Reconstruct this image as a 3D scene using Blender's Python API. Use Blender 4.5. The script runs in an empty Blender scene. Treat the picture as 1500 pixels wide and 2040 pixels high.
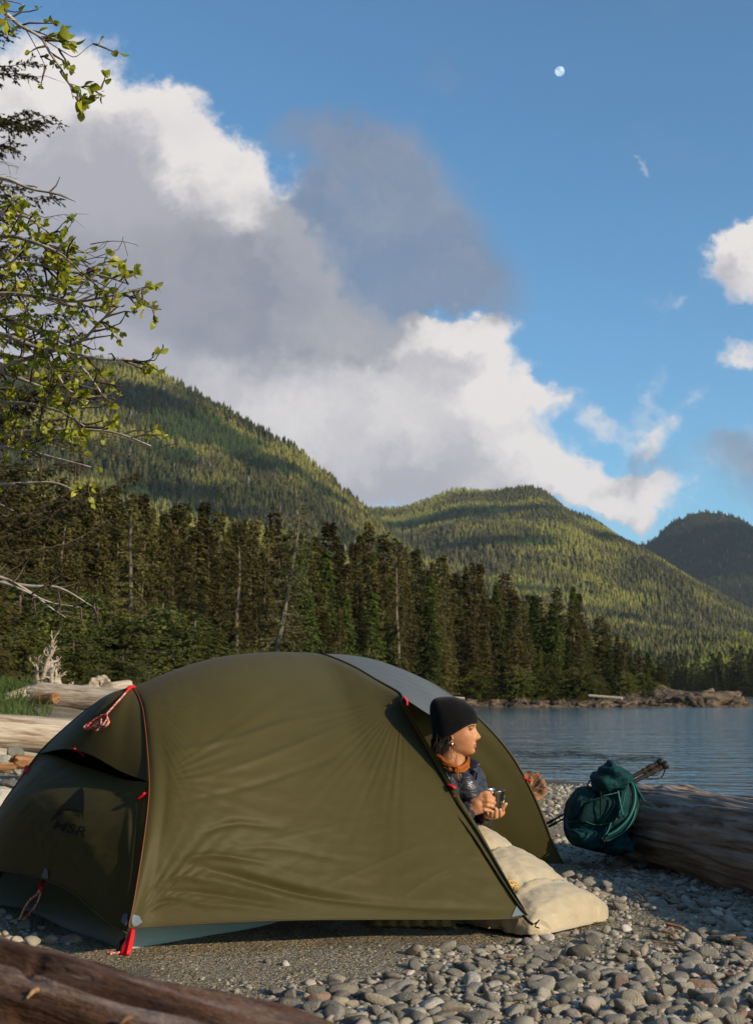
import bpy, bmesh, math, random
import numpy as np
from mathutils import Vector, Matrix
from mathutils.bvhtree import BVHTree
R_ = math.radians
scene = bpy.context.scene
COL = scene.collection
rng = np.random.default_rng(7)
random.seed(7)
# ------------------------------------------------------------------ camera
F = 2400.0; CH = 0.95; PITCH = math.atan(365.0 / F)
cam = bpy.data.cameras.new('camera'); camo = bpy.data.objects.new('camera', cam); COL.objects.link(camo)
camo.location = (0, 0, CH); camo.rotation_euler = (math.pi / 2 + PITCH, 0, 0)
cam.sensor_fit = 'HORIZONTAL'; cam.sensor_width = 24.0; cam.lens = F / 1500 * 24
cam.clip_start = 0.05; cam.clip_end = 60000
cam.dof.use_dof = True; cam.dof.focus_distance = 5.5; cam.dof.aperture_fstop = 6.3
scene.camera = camo
CP, SP = math.cos(PITCH), math.sin(PITCH)
def ray(u, v):
    x = (u - 750) / F; z = -(v - 1020) / F
    return np.array([x, CP - SP * z, SP + CP * z])
def P(u, v, D):
    r = ray(u, v); return np.array([r[0] / r[1] * D, D, CH + r[2] / r[1] * D])
def G(u, v, z=0.0):
    r = ray(u, v); t = (z - CH) / r[2]; return np.array([r[0] * t, r[1] * t, z])
def proj(p):
    p = np.asarray(p, float); x = p[..., 0]; y = p[..., 1]; z = p[..., 2] - CH
    f = CP * y + SP * z; up = -SP * y + CP * z
    return 750 + F * x / f, 1020 - F * up / f
# ------------------------------------------------------------------ sun, sky, exposure
SUN = np.array([0.80, -0.60, 0.0]); SUN /= np.linalg.norm(SUN); EL = R_(22)
SUND = np.array([SUN[0] * math.cos(EL), SUN[1] * math.cos(EL), math.sin(EL)])
sl = bpy.data.lights.new('sun', 'SUN'); sl.energy = 4.8; sl.angle = R_(0.55); sl.color = (1.0, 0.80, 0.54)
so = bpy.data.objects.new('sun', sl); COL.objects.link(so); so.location = (20, -20, 20)
so.rotation_euler = Vector(SUND).to_track_quat('Z', 'Y').to_euler()
scene.view_settings.view_transform = 'Standard'; scene.view_settings.look = 'None'
scene.view_settings.exposure = 0.0; scene.view_settings.gamma = 1.0
w = bpy.data.worlds.new('World'); scene.world = w; w.use_nodes = True
class NT:
    def __init__(s, t): s.t = t; s.n = t.nodes; s.l = t.links
    def new(s, ty, **k):
        n = s.n.new(ty)
        for a, b in k.items(): setattr(n, a, b)
        return n
    def link(s, a, b): s.l.new(a, b)
    def put(s, sock, v):
        if hasattr(v, 'is_linked') or hasattr(v, 'links'): s.l.new(v, sock)
        else: sock.default_value = v
    def math(s, op, a, b=0.0, c=None, clamp=False):
        n = s.new('ShaderNodeMath', operation=op); n.use_clamp = clamp
        s.put(n.inputs[0], a); s.put(n.inputs[1], b)
        if c is not None: s.put(n.inputs[2], c)
        return n.outputs[0]
    def vm(s, op, a, b=(0, 0, 0), out=0):
        n = s.new('ShaderNodeVectorMath', operation=op); s.put(n.inputs[0], a)
        if op == 'SCALE': s.put(n.inputs[3], b)
        else: s.put(n.inputs[1], b)
        return n.outputs[out]
    def noise(s, vec, scale, detail=4, rough=0.5, out=0, dist=0.0):
        n = s.new('ShaderNodeTexNoise'); s.l.new(vec, n.inputs['Vector'])
        n.inputs['Scale'].default_value = scale; n.inputs['Detail'].default_value = detail
        n.inputs['Roughness'].default_value = rough; n.inputs['Distortion'].default_value = dist
        return n.outputs[out]
    def rampv(s, f, a, b, c=0.0, d=1.0, smooth=True):
        n = s.new('ShaderNodeMapRange'); n.interpolation_type = 'SMOOTHSTEP' if smooth else 'LINEAR'
        s.put(n.inputs[0], f); n.inputs[1].default_value = a; n.inputs[2].default_value = b
        n.inputs[3].default_value = c; n.inputs[4].default_value = d
        return n.outputs[0]
    def mix(s, f, a, b):
        n = s.new('ShaderNodeMix', data_type='RGBA'); s.put(n.inputs[0], f)
        for k, v in ((6, a), (7, b)):
            if isinstance(v, tuple) and len(v) == 3: v = v + (1,)
            s.put(n.inputs[k], v)
        return n.outputs[2]
def pz(u, v):
    r = ray(u, v); return r[0] / r[1], r[2] / r[1]
# clouds: density fields over the sky direction (x/y, z/y), built from soft billow blobs
WHITE = [(60,330,240,270,1.2),(250,360,210,230,1.15),(110,200,130,110,.8),(300,220,110,90,.75),(410,420,170,160,1.0),
 (100,600,420,260,1.5),(430,640,320,210,1.3),(500,450,110,90,.65),(640,720,220,130,1.0),(900,700,120,90,.75),
 (950,645,100,60,.8),(880,800,250,130,1.1),(700,880,320,160,1.3),(1000,930,190,90,1.0),(1180,960,170,65,.95),(1300,1000,110,55,.85),
 (1100,760,90,50,.6),(1480,510,115,95,1.0),(1480,435,70,55,.7),(1400,480,40,50,.4),(1480,730,80,50,.65),(1300,850,60,60,.55),(1275,770,40,40,.4),(1205,825,60,45,.5),(1380,790,40,30,.3),(1330,600,50,30,.25),
 (1450,930,120,70,.35),(1270,310,26,30,.42),(560,780,300,120,1.0),(860,650,80,60,.4),(330,480,300,240,1.1)]
GREY = [(700,560,200,120,1.0),(610,500,150,110,.8),(830,560,130,70,.7),(760,470,170,100,.5),(700,400,220,150,.85),(850,480,190,150,.9),(800,330,170,100,.62),(940,560,150,70,.75),(620,320,140,90,.5),
 (560,590,240,160,1.0),(300,560,330,200,1.0),(750,600,190,110,.95),(1470,960,150,80,.95),(1440,900,120,60,.6),(880,130,130,80,.30),
 (150,500,300,170,.6),(480,690,330,70,.6),(740,700,90,40,.45),(1285,975,60,35,.75),(1370,250,160,60,.14)]
def blobgroup(name, blobs):
    g = bpy.data.node_groups.new(name, 'ShaderNodeTree')
    g.interface.new_socket('v', in_out='INPUT', socket_type='NodeSocketVector')
    g.interface.new_socket('d', in_out='OUTPUT', socket_type='NodeSocketFloat')
    t = NT(g); gi = t.new('NodeGroupInput'); go = t.new('NodeGroupOutput'); acc = None
    for (u, v, ru, rv, a) in blobs:
        X, Z = pz(u, v)
        d = t.vm('SUBTRACT', gi.outputs[0], (X, Z, 0)); d = t.vm('MULTIPLY', d, (F / ru, F / rv, 0))
        ln = t.vm('LENGTH', d, out=1); m = t.rampv(ln, 0.0, 1.45, a, 0.0)
        acc = m if acc is None else t.math('ADD', acc, m)
    t.link(acc, go.inputs[0]); return g
BRIGHT = [(600,840,260,110,.75),(880,790,170,120,.6),(1150,935,220,80,.6),(60,170,130,120,.25),(430,390,120,70,.3),(950,650,90,70,.4),(250,420,260,120,-.45),(420,560,300,110,-.35),(330,240,120,60,-.2)]
gb = blobgroup('cloud_bright', BRIGHT)
gw = blobgroup('cloud_white', WHITE); gg = blobgroup('cloud_grey', GREY)
t = NT(w.node_tree); t.n.clear()
tc = t.new('ShaderNodeTexCoord'); sep = t.new('ShaderNodeSeparateXYZ'); t.link(tc.outputs['Generated'], sep.inputs[0])
ay = t.math('MAXIMUM', t.math('ABSOLUTE', sep.outputs[1]), 0.12)
comb = t.new('ShaderNodeCombineXYZ'); t.link(t.math('DIVIDE', sep.outputs[0], ay), comb.inputs[0]); t.link(t.math('DIVIDE', sep.outputs[2], ay), comb.inputs[1])
p0 = comb.outputs[0]
wn = t.noise(p0, 9, 7, .58, out=1); wn = t.vm('SUBTRACT', wn, (.5, .5, .5)); wp = t.vm('ADD', p0, t.vm('SCALE', wn, 0.11))
wn2 = t.noise(p0, 42, 5, .6, out=1); wn2 = t.vm('SUBTRACT', wn2, (.5, .5, .5)); wp = t.vm('ADD', wp, t.vm('SCALE', wn2, 0.045))
def call(g, v):
    n = t.new('ShaderNodeGroup'); n.node_tree = g; t.link(v, n.inputs[0]); return n.outputs[0]
nz = t.noise(wp, 14, 8, .6)
dw = t.math('ADD', call(gw, wp), t.math('MULTIPLY', t.math('SUBTRACT', nz, .5), 0.75))
aw = t.rampv(dw, .14, .74)
wpo = t.vm('ADD', wp, (-.008, -.020, 0))
dw2 = t.math('ADD', call(gw, t.vm('ADD', wp, (0.022, .03, 0))), t.math('MULTIPLY', t.math('SUBTRACT', t.noise(t.vm('ADD', wp, (.012, .016, 0)), 14, 8, .6), .5), 0.9))
lit = t.rampv(t.math('SUBTRACT', dw2, 0.0), 1.6, .25)
detail = t.noise(wp, 13, 8, .62)
lit = t.math('ADD', lit, t.math('MULTIPLY', t.math('SUBTRACT', detail, .47), 1.4), clamp=True); lit = t.math('ADD', lit, t.math('MULTIPLY', call(gb, wp), .8), clamp=True)
cw = t.mix(lit, (.40, .40, .45), (.92, .86, .82))
wg = t.vm('SUBTRACT', t.noise(p0, 5, 6, .6, out=1), (.5, .5, .5)); wg = t.vm('ADD', p0, t.vm('SCALE', wg, .24))
dg = t.math('ADD', call(gg, wg), t.math('MULTIPLY', t.math('SUBTRACT', t.noise(wp, 5, 7, .55), .5), 1.7))
ag = t.rampv(dg, .12, 1.35, 0, .74)
sky = t.new('ShaderNodeTexSky', sky_type='NISHITA'); sky.sun_disc = False
sky.sun_elevation = EL; sky.sun_rotation = math.atan2(SUN[0], SUN[1]); sky.altitude = 0; sky.air_density = 1.0; sky.dust_density = 0.6; sky.ozone_density = 3.0
SK = 0.085
skc = t.mix(1.0, (0, 0, 0), sky.outputs[0])
ml = t.new('ShaderNodeMix', data_type='RGBA', blend_type='MULTIPLY'); ml.inputs[0].default_value = 1
t.link(sky.outputs[0], ml.inputs[6]); ml.inputs[7].default_value = (1.30, 1.88, 2.0, 1)
# clouds are given in display radiance; divide by the background strength
def sc_(c, k): return tuple(x * k for x in c)
cw = t.mix(lit, sc_((.44, .43, .475), 1 / SK), sc_((.86, .81, .78), 1 / SK))
cwn = t.mix(t.rampv(t.noise(wp, 5, 3, .5), .3, .7), cw, cw)
col = t.mix(t.math('MULTIPLY', aw, .97), ml.outputs[2], cw)
# grey sheet lies in front
cg = t.mix(t.rampv(t.noise(wg, 6, 6, .6), .38, .62), sc_((.21, .245, .32), 1 / SK), sc_((.32, .32, .37), 1 / SK))
col = t.mix(ag, col, cg)
hz = t.rampv(sep.outputs[2], -.05, .16, .22, 0.0)
col = t.mix(hz, col, sc_((.55, .60, .68), 1 / SK))
bg = t.new('ShaderNodeBackground'); t.link(col, bg.inputs[0]); bg.inputs[1].default_value = SK
wo = t.new('ShaderNodeOutputWorld'); t.link(bg.outputs[0], wo.inputs[0])
w.cycles.sampling_method = 'MANUAL'; w.cycles.sample_map_resolution = 512
scene.cycles.max_bounces = 6; scene.cycles.transparent_max_bounces = 8; scene.cycles.volume_bounces = 0
# ------------------------------------------------------------------ helpers
def smooth01(a, b, x):
    x = np.clip((np.asarray(x, float) - a) / (b - a), 0, 1); return x * x * (3 - 2 * x)
def _hash(i, j, k, s):
    n = (i * 374761393 + j * 668265263 + k * 2147483647 + s * 974711) & 0xffffffff
    n = ((n ^ (n >> 13)) * 1274126177) & 0xffffffff
    n = ((n ^ (n >> 16)) * 2246822519) & 0xffffffff
    return ((n ^ (n >> 15)) & 0xffffff) / 8388608.0 - 1.0
def vnoise(p, scale=1.0, seed=0, oct=1, gain=.5):
    p = np.asarray(p, float) * scale; out = 0; amp = 1
    for o in range(oct):
        q = p * (2 ** o) + 17.3 * o; i = np.floor(q).astype(np.int64); f = q - i; f = f * f * (3 - 2 * f)
        r = 0
        for dx in (0, 1):
            for dy in (0, 1):
                for dz in (0, 1):
                    wgt = (f[..., 0] if dx else 1 - f[..., 0]) * (f[..., 1] if dy else 1 - f[..., 1]) * (f[..., 2] if dz else 1 - f[..., 2])
                    r = r + wgt * _hash(i[..., 0] + dx, i[..., 1] + dy, i[..., 2] + dz, seed + o)
        out = out + amp * r; amp *= gain
    return out
def tag(o, label=None, cat=None, group=None, kind=None):
    if label: o['label'] = label
    if cat: o['category'] = cat
    if group: o['group'] = group
    if kind: o['kind'] = kind
    return o
def thing(name, label, cat, loc=(0, 0, 0), group=None):
    o = bpy.data.objects.new(name, None); COL.objects.link(o); o.location = tuple(float(x) for x in loc)
    o.empty_display_size = .1
    return tag(o, label, cat, group)
def meshdata(name, V, Fc, mat=None, smooth=True, attr=None):
    me = bpy.data.meshes.new(name); V = np.ascontiguousarray(np.asarray(V, np.float32).reshape(-1, 3))
    if isinstance(Fc, np.ndarray):
        nf, k = Fc.shape
        me.vertices.add(len(V)); me.vertices.foreach_set('co', V.ravel())
        me.loops.add(nf * k); me.loops.foreach_set('vertex_index', Fc.astype(np.int32).ravel())
        me.polygons.add(nf); me.polygons.foreach_set('loop_start', np.arange(0, nf * k, k, dtype=np.int32))
        me.update(calc_edges=True)
    else:
        me.from_pydata([tuple(map(float, v)) for v in V], [], [tuple(map(int, f)) for f in Fc]); me.update()
    me.polygons.foreach_set('use_smooth', np.full(len(me.polygons), smooth))
    if attr:
        for an, av in attr.items():
            a = me.attributes.new(an, 'FLOAT', 'POINT'); a.data.foreach_set('value', np.asarray(av, np.float32))
    if mat: me.materials.append(mat)
    me.update(); return me
def obj(name, V, Fc, mat, parent=None, smooth=True, attr=None, local=False):
    """world-space mesh; becomes a child of parent (unrotated empty / object) at its place"""
    V = np.asarray(V, float).reshape(-1, 3)
    if parent is not None and not local:
        off = np.array(parent.location); q = parent.parent
        while q is not None: off = off + np.array(q.location); q = q.parent
        V = V - off
    o = bpy.data.objects.new(name, meshdata(name, V, Fc, mat, smooth, attr)); COL.objects.link(o)
    if parent is not None: o.parent = parent
    return o
def gridfaces(nu, nv, wrapu=False, off=0):
    """nu rows (index i) x nv cols (index j), vertex = i*nv+j"""
    iu = np.arange(nu if wrapu else nu - 1); jv = np.arange(nv - 1)
    I, J = np.meshgrid(iu, jv, indexing='ij'); I2 = (I + 1) % nu
    return np.stack([I * nv + J, I2 * nv + J, I2 * nv + J + 1, I * nv + J + 1], -1).reshape(-1, 4) + off
class MB:
    def __init__(s): s.V = []; s.F = []; s.n = 0
    def add(s, V, Fc):
        V = np.asarray(V, float).reshape(-1, 3)
        for f in Fc: s.F.append(tuple(int(i) + s.n for i in f))
        s.V.append(V); s.n += len(V); return s
    def out(s): return np.concatenate(s.V), s.F
    def build(s, name, mat, parent=None, smooth=True): V, Fc = s.out(); return obj(name, V, Fc, mat, parent, smooth)
def nrm(v): v = np.asarray(v, float); return v / (np.linalg.norm(v) + 1e-12)
def frames(pts):
    pts = np.asarray(pts, float); T = np.gradient(pts, axis=0); T /= np.linalg.norm(T, axis=1)[:, None] + 1e-12
    ref = np.array([0, 0, 1.0]) if abs(T[0][2]) < .9 else np.array([1.0, 0, 0])
    N = []; n = nrm(np.cross(T[0], ref))
    for k in range(len(pts)):
        n = nrm(n - T[k] * np.dot(n, T[k])); N.append(n)
    N = np.array(N); return T, N, np.cross(T, N)
def tube(pts, r, seg=8, cap=True, flat=1.0):
    pts = np.asarray(pts, float); r = np.broadcast_to(np.asarray(r, float), (len(pts),)); T, N, B = frames(pts)
    a = np.linspace(0, 2 * np.pi, seg, endpoint=False)
    V = pts[:, None] + r[:, None, None] * (np.cos(a)[None, :, None] * N[:, None] + flat * np.sin(a)[None, :, None] * B[:, None])
    V = V.reshape(-1, 3); n = len(pts); Fc = []
    for i in range(n - 1):
        for j in range(seg):
            Fc.append((i * seg + j, i * seg + (j + 1) % seg, (i + 1) * seg + (j + 1) % seg, (i + 1) * seg + j))
    if cap: Fc.append(tuple(range(seg - 1, -1, -1))); Fc.append(tuple((n - 1) * seg + j for j in range(seg)))
    return V, Fc
def capsule(p0, r0, p1, r1, seg=14):
    p0 = np.asarray(p0, float); p1 = np.asarray(p1, float); d = nrm(p1 - p0); pts = []; rr = []
    for a in np.linspace(-85, 0, 6): pts.append(p0 + d * r0 * math.sin(R_(a))); rr.append(r0 * math.cos(R_(a)))
    for a in np.linspace(0, 85, 6): pts.append(p1 + d * r1 * math.sin(R_(a))); rr.append(r1 * math.cos(R_(a)))
    if np.linalg.norm(p1 - p0) < 1e-6: p1 = p0 + d * 1e-4
    return tube(pts, rr, seg)
def ellipsoid(c, ax, rad, nu=24, nv=16):
    """ax: 3x3 rows = axes"""
    th = np.linspace(.001, np.pi - .001, nv); ph = np.linspace(0, 2 * np.pi, nu, endpoint=False)
    V = []
    for T in th:
        for p in ph: V.append((math.sin(T) * math.cos(p) * rad[0], math.sin(T) * math.sin(p) * rad[1], math.cos(T) * rad[2]))
    V = np.array(V) @ np.asarray(ax, float) + np.asarray(c, float); Fc = []
    for i in range(nv - 1):
        for j in range(nu): Fc.append((i * nu + j, (i + 1) * nu + j, (i + 1) * nu + (j + 1) % nu, i * nu + (j + 1) % nu))
    Fc.append(tuple(range(nu))); Fc.append(tuple((nv - 1) * nu + j for j in range(nu - 1, -1, -1)))
    return V, Fc
def catmull(pts, n):
    pts = np.asarray(pts, float); m = len(pts)
    if m == 2: tt = np.linspace(0, 1, n)[:, None]; return pts[0] * (1 - tt) + pts[1] * tt
    Q = np.vstack([2 * pts[0] - pts[1], pts, 2 * pts[-1] - pts[-2]]); out = []
    dens = 24
    for i in range(m - 1):
        a, b, c, d = Q[i], Q[i + 1], Q[i + 2], Q[i + 3]
        for k in range(dens):
            s = k / dens; out.append(.5 * ((2 * b) + (-a + c) * s + (2 * a - 5 * b + 4 * c - d) * s * s + (-a + 3 * b - 3 * c + d) * s ** 3))
    out.append(pts[-1]); out = np.array(out)
    L = np.concatenate([[0], np.cumsum(np.linalg.norm(np.diff(out, axis=0), axis=1))]); q = np.linspace(0, L[-1], n)
    return np.stack([np.interp(q, L, out[:, k]) for k in range(3)], 1)
def pc(lst, D0, D1, n, pw=1.0):
    """pixel polyline with depth running D0..D1 -> 3D curve"""
    m = len(lst); pts = [P(u, v, D0 + (D1 - D0) * (k / (m - 1)) ** pw) for k, (u, v) in enumerate(lst)]
    return catmull(pts, n)
def coons(bot, top, left, right):
    nu = len(bot); nv = len(left); s = np.linspace(0, 1, nu)[:, None, None]; q = np.linspace(0, 1, nv)[None, :, None]
    S = (1 - q) * bot[:, None] + q * top[:, None] + (1 - s) * left[None] + s * right[None]
    S = S - ((1 - s) * (1 - q) * bot[0] + s * (1 - q) * bot[-1] + (1 - s) * q * top[0] + s * q * top[-1])
    return S
def gnormals(S):
    a = np.gradient(S, axis=0); b = np.gradient(S, axis=1); n = np.cross(a, b); return n / (np.linalg.norm(n, axis=2)[..., None] + 1e-9)
def remesh(parts, voxel, it=4, fac=.5):
    mb = MB()
    for V, Fc in parts: mb.add(V, Fc)
    V, Fc = mb.out(); me = meshdata('tmp', V, Fc); o = bpy.data.objects.new('tmp', me); COL.objects.link(o)
    m = o.modifiers.new('r', 'REMESH'); m.mode = 'VOXEL'; m.voxel_size = voxel
    if it: s = o.modifiers.new('s', 'SMOOTH'); s.factor = fac; s.iterations = it
    bpy.context.view_layer.update(); dg = bpy.context.evaluated_depsgraph_get(); e = o.evaluated_get(dg)
    m2 = bpy.data.meshes.new_from_object(e); n = len(m2.vertices); co = np.empty(n * 3, np.float32); m2.vertices.foreach_get('co', co)
    no = np.empty(n * 3, np.float32); m2.vertices.foreach_get('normal', no)
    fl = [tuple(p.vertices) for p in m2.polygons]
    bpy.data.objects.remove(o); bpy.data.meshes.remove(m2); bpy.data.meshes.remove(me)
    return co.reshape(-1, 3).astype(float), fl, no.reshape(-1, 3).astype(float)
# ------------------------------------------------------------------ materials
def mat(name, col, col2=None, scale=6, rough=.8, spec=.3, bump=0, bscale=60, bdist=.01, stretch=(1, 1, 1), transl=0, metal=0,
        rnd=0, detail=5, contrast=(.35, .65), col3=None, c3=(.6, .7), scale3=None, sheen=0, coord='Object', attr=None, coat=0):
    m = bpy.data.materials.new(name); m.use_nodes = True; t = NT(m.node_tree); bs = t.n['Principled BSDF']; out = t.n['Material Output']
    tc = t.new('ShaderNodeTexCoord'); mp = t.new('ShaderNodeMapping'); t.link(tc.outputs[coord], mp.inputs[0]); mp.inputs['Scale'].default_value = stretch
    v = mp.outputs[0]; c = tuple(col) + (1,)
    if col2 is not None:
        c = t.mix(t.rampv(t.noise(v, scale, detail, .6), contrast[0], contrast[1]), tuple(col), tuple(col2))
        if col3 is not None: c = t.mix(t.rampv(t.noise(v, scale3 or scale * 2.3, detail, .6), c3[0], c3[1]), c, tuple(col3))
    if attr:
        an = t.new('ShaderNodeAttribute', attribute_name=attr[0]); c = t.mix(an.outputs['Fac'], c, tuple(attr[1]))
    if rnd:
        oi = t.new('ShaderNodeObjectInfo'); h = t.new('ShaderNodeHueSaturation')
        t.link(t.rampv(oi.outputs['Random'], 0, 1, 1 - rnd, 1 + rnd, False), h.inputs['Value'])
        t.link(t.rampv(t.math('FRACT', t.math('MULTIPLY', oi.outputs['Random'], 7.31)), 0, 1, .5 - rnd * .025, .5 + rnd * .03, False), h.inputs['Hue'])
        t.put(h.inputs['Color'], c); c = h.outputs[0]
    t.put(bs.inputs['Base Color'], c); bs.inputs['Roughness'].default_value = rough
    bs.inputs['Specular IOR Level'].default_value = spec; bs.inputs['Metallic'].default_value = metal
    bs.inputs['Sheen Weight'].default_value = sheen; bs.inputs['Coat Weight'].default_value = coat
    if bump:
        b = t.new('ShaderNodeBump'); b.inputs['Strength'].default_value = bump; b.inputs['Distance'].default_value = bdist
        t.link(t.noise(v, bscale, 6, .6), b.inputs['Height']); t.link(b.outputs[0], bs.inputs['Normal'])
    if transl:
        tr = t.new('ShaderNodeBsdfTranslucent'); t.put(tr.inputs[0], c); mx = t.new('ShaderNodeMixShader'); mx.inputs[0].default_value = transl
        t.link(bs.outputs[0], mx.inputs[1]); t.link(tr.outputs[0], mx.inputs[2]); t.link(mx.outputs[0], out.inputs[0])
    return m
# ------------------------------------------------------------------ terrain
def sdpoly(x, y, poly):
    x = np.asarray(x, float); y = np.asarray(y, float); d = np.full(x.shape, 1e18); ins = np.zeros(x.shape, bool); n = len(poly)
    for i in range(n):
        ax, ay = poly[i]; bx, by = poly[(i + 1) % n]; ex, ey = bx - ax, by - ay
        h = np.clip(((x - ax) * ex + (y - ay) * ey) / (ex * ex + ey * ey), 0, 1)
        d = np.minimum(d, (x - ax - h * ex) ** 2 + (y - ay - h * ey) ** 2)
        c = ((ay > y) != (by > y)) & (x < (bx - ax) * (y - ay) / (by - ay + 1e-12) + ax); ins ^= c
    d = np.sqrt(d); return np.where(ins, d, -d)
LAND = [(-9000, -300), (60, -300), (24, -20), (14, 3), (9.5, 10), (5.6, 17), (2.9, 21.7), (-1, 35), (-7, 60), (-5, 90), (2, 122), (12, 145), (20, 149), (30, 148), (38, 151), (45, 152), (49, 157), (40, 200), (10, 330), (-9000, 900)]
FAR = [(-9000, 860), (60, 500), (110, 480), (180, 490), (500, 520), (3000, 300), (9000, 300), (9000, 9000), (-9000, 9000)]
WZ = -0.5
def gz(x, y):
    x = np.asarray(x, float); y = np.asarray(y, float); s = np.maximum(sdpoly(x, y, LAND), sdpoly(x, y, FAR))
    z = WZ + np.where(s < 0, s * .07, 0) + .5 * smooth01(0, 7.5, s)
    z = z + smooth01(12, 36, y - (x + 4) * .6) * 1.15 * smooth01(3, -4, x) * smooth01(2, 9, s)
    z = z + .07 * np.clip(s - 9, 0, 90) * smooth01(45, 75, y)
    z = z + smooth01(.2, 3, s) * (.028 * vnoise(np.stack([x, y, 0 * x], -1), .55, 3, 2))
    z = z + smooth01(.5, 3, s) * .012 * vnoise(np.stack([x, y, 0 * x], -1), 2.2, 5, 2)
    return np.maximum(z, WZ - 6)
def gz1(x, y): return float(gz(np.array([x]), np.array([y]))[0])
# ------------------------------------------------------------------ ground and water
def groundmat():
    m = bpy.data.materials.new('fine_gravel'); m.use_nodes = True; t = NT(m.node_tree); bs = t.n['Principled BSDF']
    tc = t.new('ShaderNodeTexCoord'); v = tc.outputs['Object']
    vo = t.new('ShaderNodeTexVoronoi'); t.link(v, vo.inputs['Vector']); vo.inputs['Scale'].default_value = 120
    vo2 = t.new('ShaderNodeTexVoronoi'); t.link(v, vo2.inputs['Vector']); vo2.inputs['Scale'].default_value = 48
    sx = t.new('ShaderNodeSeparateColor'); t.link(vo.outputs['Color'], sx.inputs[0]); s2 = t.new('ShaderNodeSeparateColor'); t.link(vo2.outputs['Color'], s2.inputs[0])
    c = t.mix(t.rampv(sx.outputs[0], .1, .95), (.12, .095, .06), (.42, .34, .22)); c = t.mix(t.rampv(sx.outputs[1], .90, 1), c, (.55, .52, .46))
    c = t.mix(t.math('MULTIPLY', t.rampv(s2.outputs[0], .72, .8), .8), c, (.24, .23, .20))
    c = t.mix(t.rampv(t.noise(v, 1.3, 5, .6), .45, .65, 0, .5), c, (.07, .06, .045))
    # forest floor: mossy brown away from the beach
    sp = t.new('ShaderNodeSeparateXYZ'); t.link(v, sp.inputs[0]); far = t.rampv(sp.outputs[1], 36, 60)
    c = t.mix(far, c, t.mix(t.rampv(t.noise(v, .4, 5), .4, .6), (.035, .045, .015), (.06, .05, .025)))
    wet = t.rampv(sp.outputs[2], WZ + .16, WZ + .02); c = t.mix(t.math('MULTIPLY', wet, .6), c, (.03, .03, .026))
    t.link(c, bs.inputs['Base Color']); bs.inputs['Roughness'].default_value = .85; bs.inputs['Specular IOR Level'].default_value = .25
    b = t.new('ShaderNodeBump'); b.inputs['Strength'].default_value = .9; b.inputs['Distance'].default_value = .006
    h = t.math('ADD', t.rampv(vo.outputs['Distance'], 0, .7, 1, 0), t.math('MULTIPLY', t.rampv(vo2.outputs['Distance'], 0, .6, 1, 0), 1.2))
    t.link(h, b.inputs['Height']); t.link(b.outputs[0], bs.inputs['Normal']); return m
def axis(dense0, dense1, step, lo, hi, g=1.12):
    a = list(np.arange(dense0, dense1, step)); s = step; x = a[-1]
    while x < hi: s *= g; x += s; a.append(x)
    s = step; x = a[0]
    while x > lo: s *= g; x -= s; a.insert(0, x)
    return np.array(a)
ax = axis(-6, 7, .07, -8000, 8000, 1.09); ay_ = axis(2.2, 13, .07, -200, 8900, 1.06)
X, Y = np.meshgrid(ax, ay_, indexing='ij'); Z = gz(X, Y)
tag(obj('ground', np.stack([X, Y, Z], -1), gridfaces(len(ax), len(ay_)), groundmat()), kind='structure')
m = bpy.data.materials.new('sea_water'); m.use_nodes = True; t = NT(m.node_tree); bs = t.n['Principled BSDF']
bs.inputs['Base Color'].default_value = (.075, .14, .18, 1); bs.inputs['Roughness'].default_value = .07; bs.inputs['IOR'].default_value = 1.33; bs.inputs['Specular IOR Level'].default_value = .62
tc = t.new('ShaderNodeTexCoord'); v = tc.outputs['Object']
mp = t.new('ShaderNodeMapping'); t.link(v, mp.inputs[0]); mp.inputs['Rotation'].default_value = (0, 0, R_(14)); mp.inputs['Scale'].default_value = (.5, 1.0, 1)
h = t.math('ADD', t.noise(mp.outputs[0], 1.6, 3, .5), t.math('MULTIPLY', t.noise(mp.outputs[0], 6, 2, .5), .22))
h = t.math('ADD', h, t.math('MULTIPLY', t.noise(mp.outputs[0], .35, 2, .5), 1.2))
b = t.new('ShaderNodeBump'); b.inputs['Strength'].default_value = 1; b.inputs['Distance'].default_value = .11
t.link(h, b.inputs['Height']); t.link(b.outputs[0], bs.inputs['Normal'])
tag(obj('water', [(-9000, -300, WZ), (9000, -300, WZ), (9000, 8900, WZ), (-9000, 8900, WZ)], [(0, 1, 2, 3)], m), kind='structure')
# ------------------------------------------------------------------ moon (sphere outside the air; the air's light adds over its dark side)
mm = bpy.data.materials.new('moon_rock'); mm.use_nodes = True; t = NT(mm.node_tree); t.n.remove(t.n['Principled BSDF'])
df = t.new('ShaderNodeBsdfDiffuse'); tp = t.new('ShaderNodeBsdfTransparent'); ad = t.new('ShaderNodeAddShader'); tc = t.new('ShaderNodeTexCoord')
t.link(t.mix(t.rampv(t.noise(tc.outputs['Generated'], 2.0, 1), .35, .65), (.36, .36, .36), (.25, .25, .26)), df.inputs[0])
t.link(df.outputs[0], ad.inputs[0]); t.link(tp.outputs[0], ad.inputs[1]); t.link(ad.outputs[0], t.n['Material Output'].inputs[0])
mpos = P(1115, 141, 20000); V, Fc = ellipsoid(mpos, np.eye(3), (84,) * 3, 40, 24)
tag(obj('moon', V, Fc, mm), 'small white gibbous moon high in the blue sky', 'moon')
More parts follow.
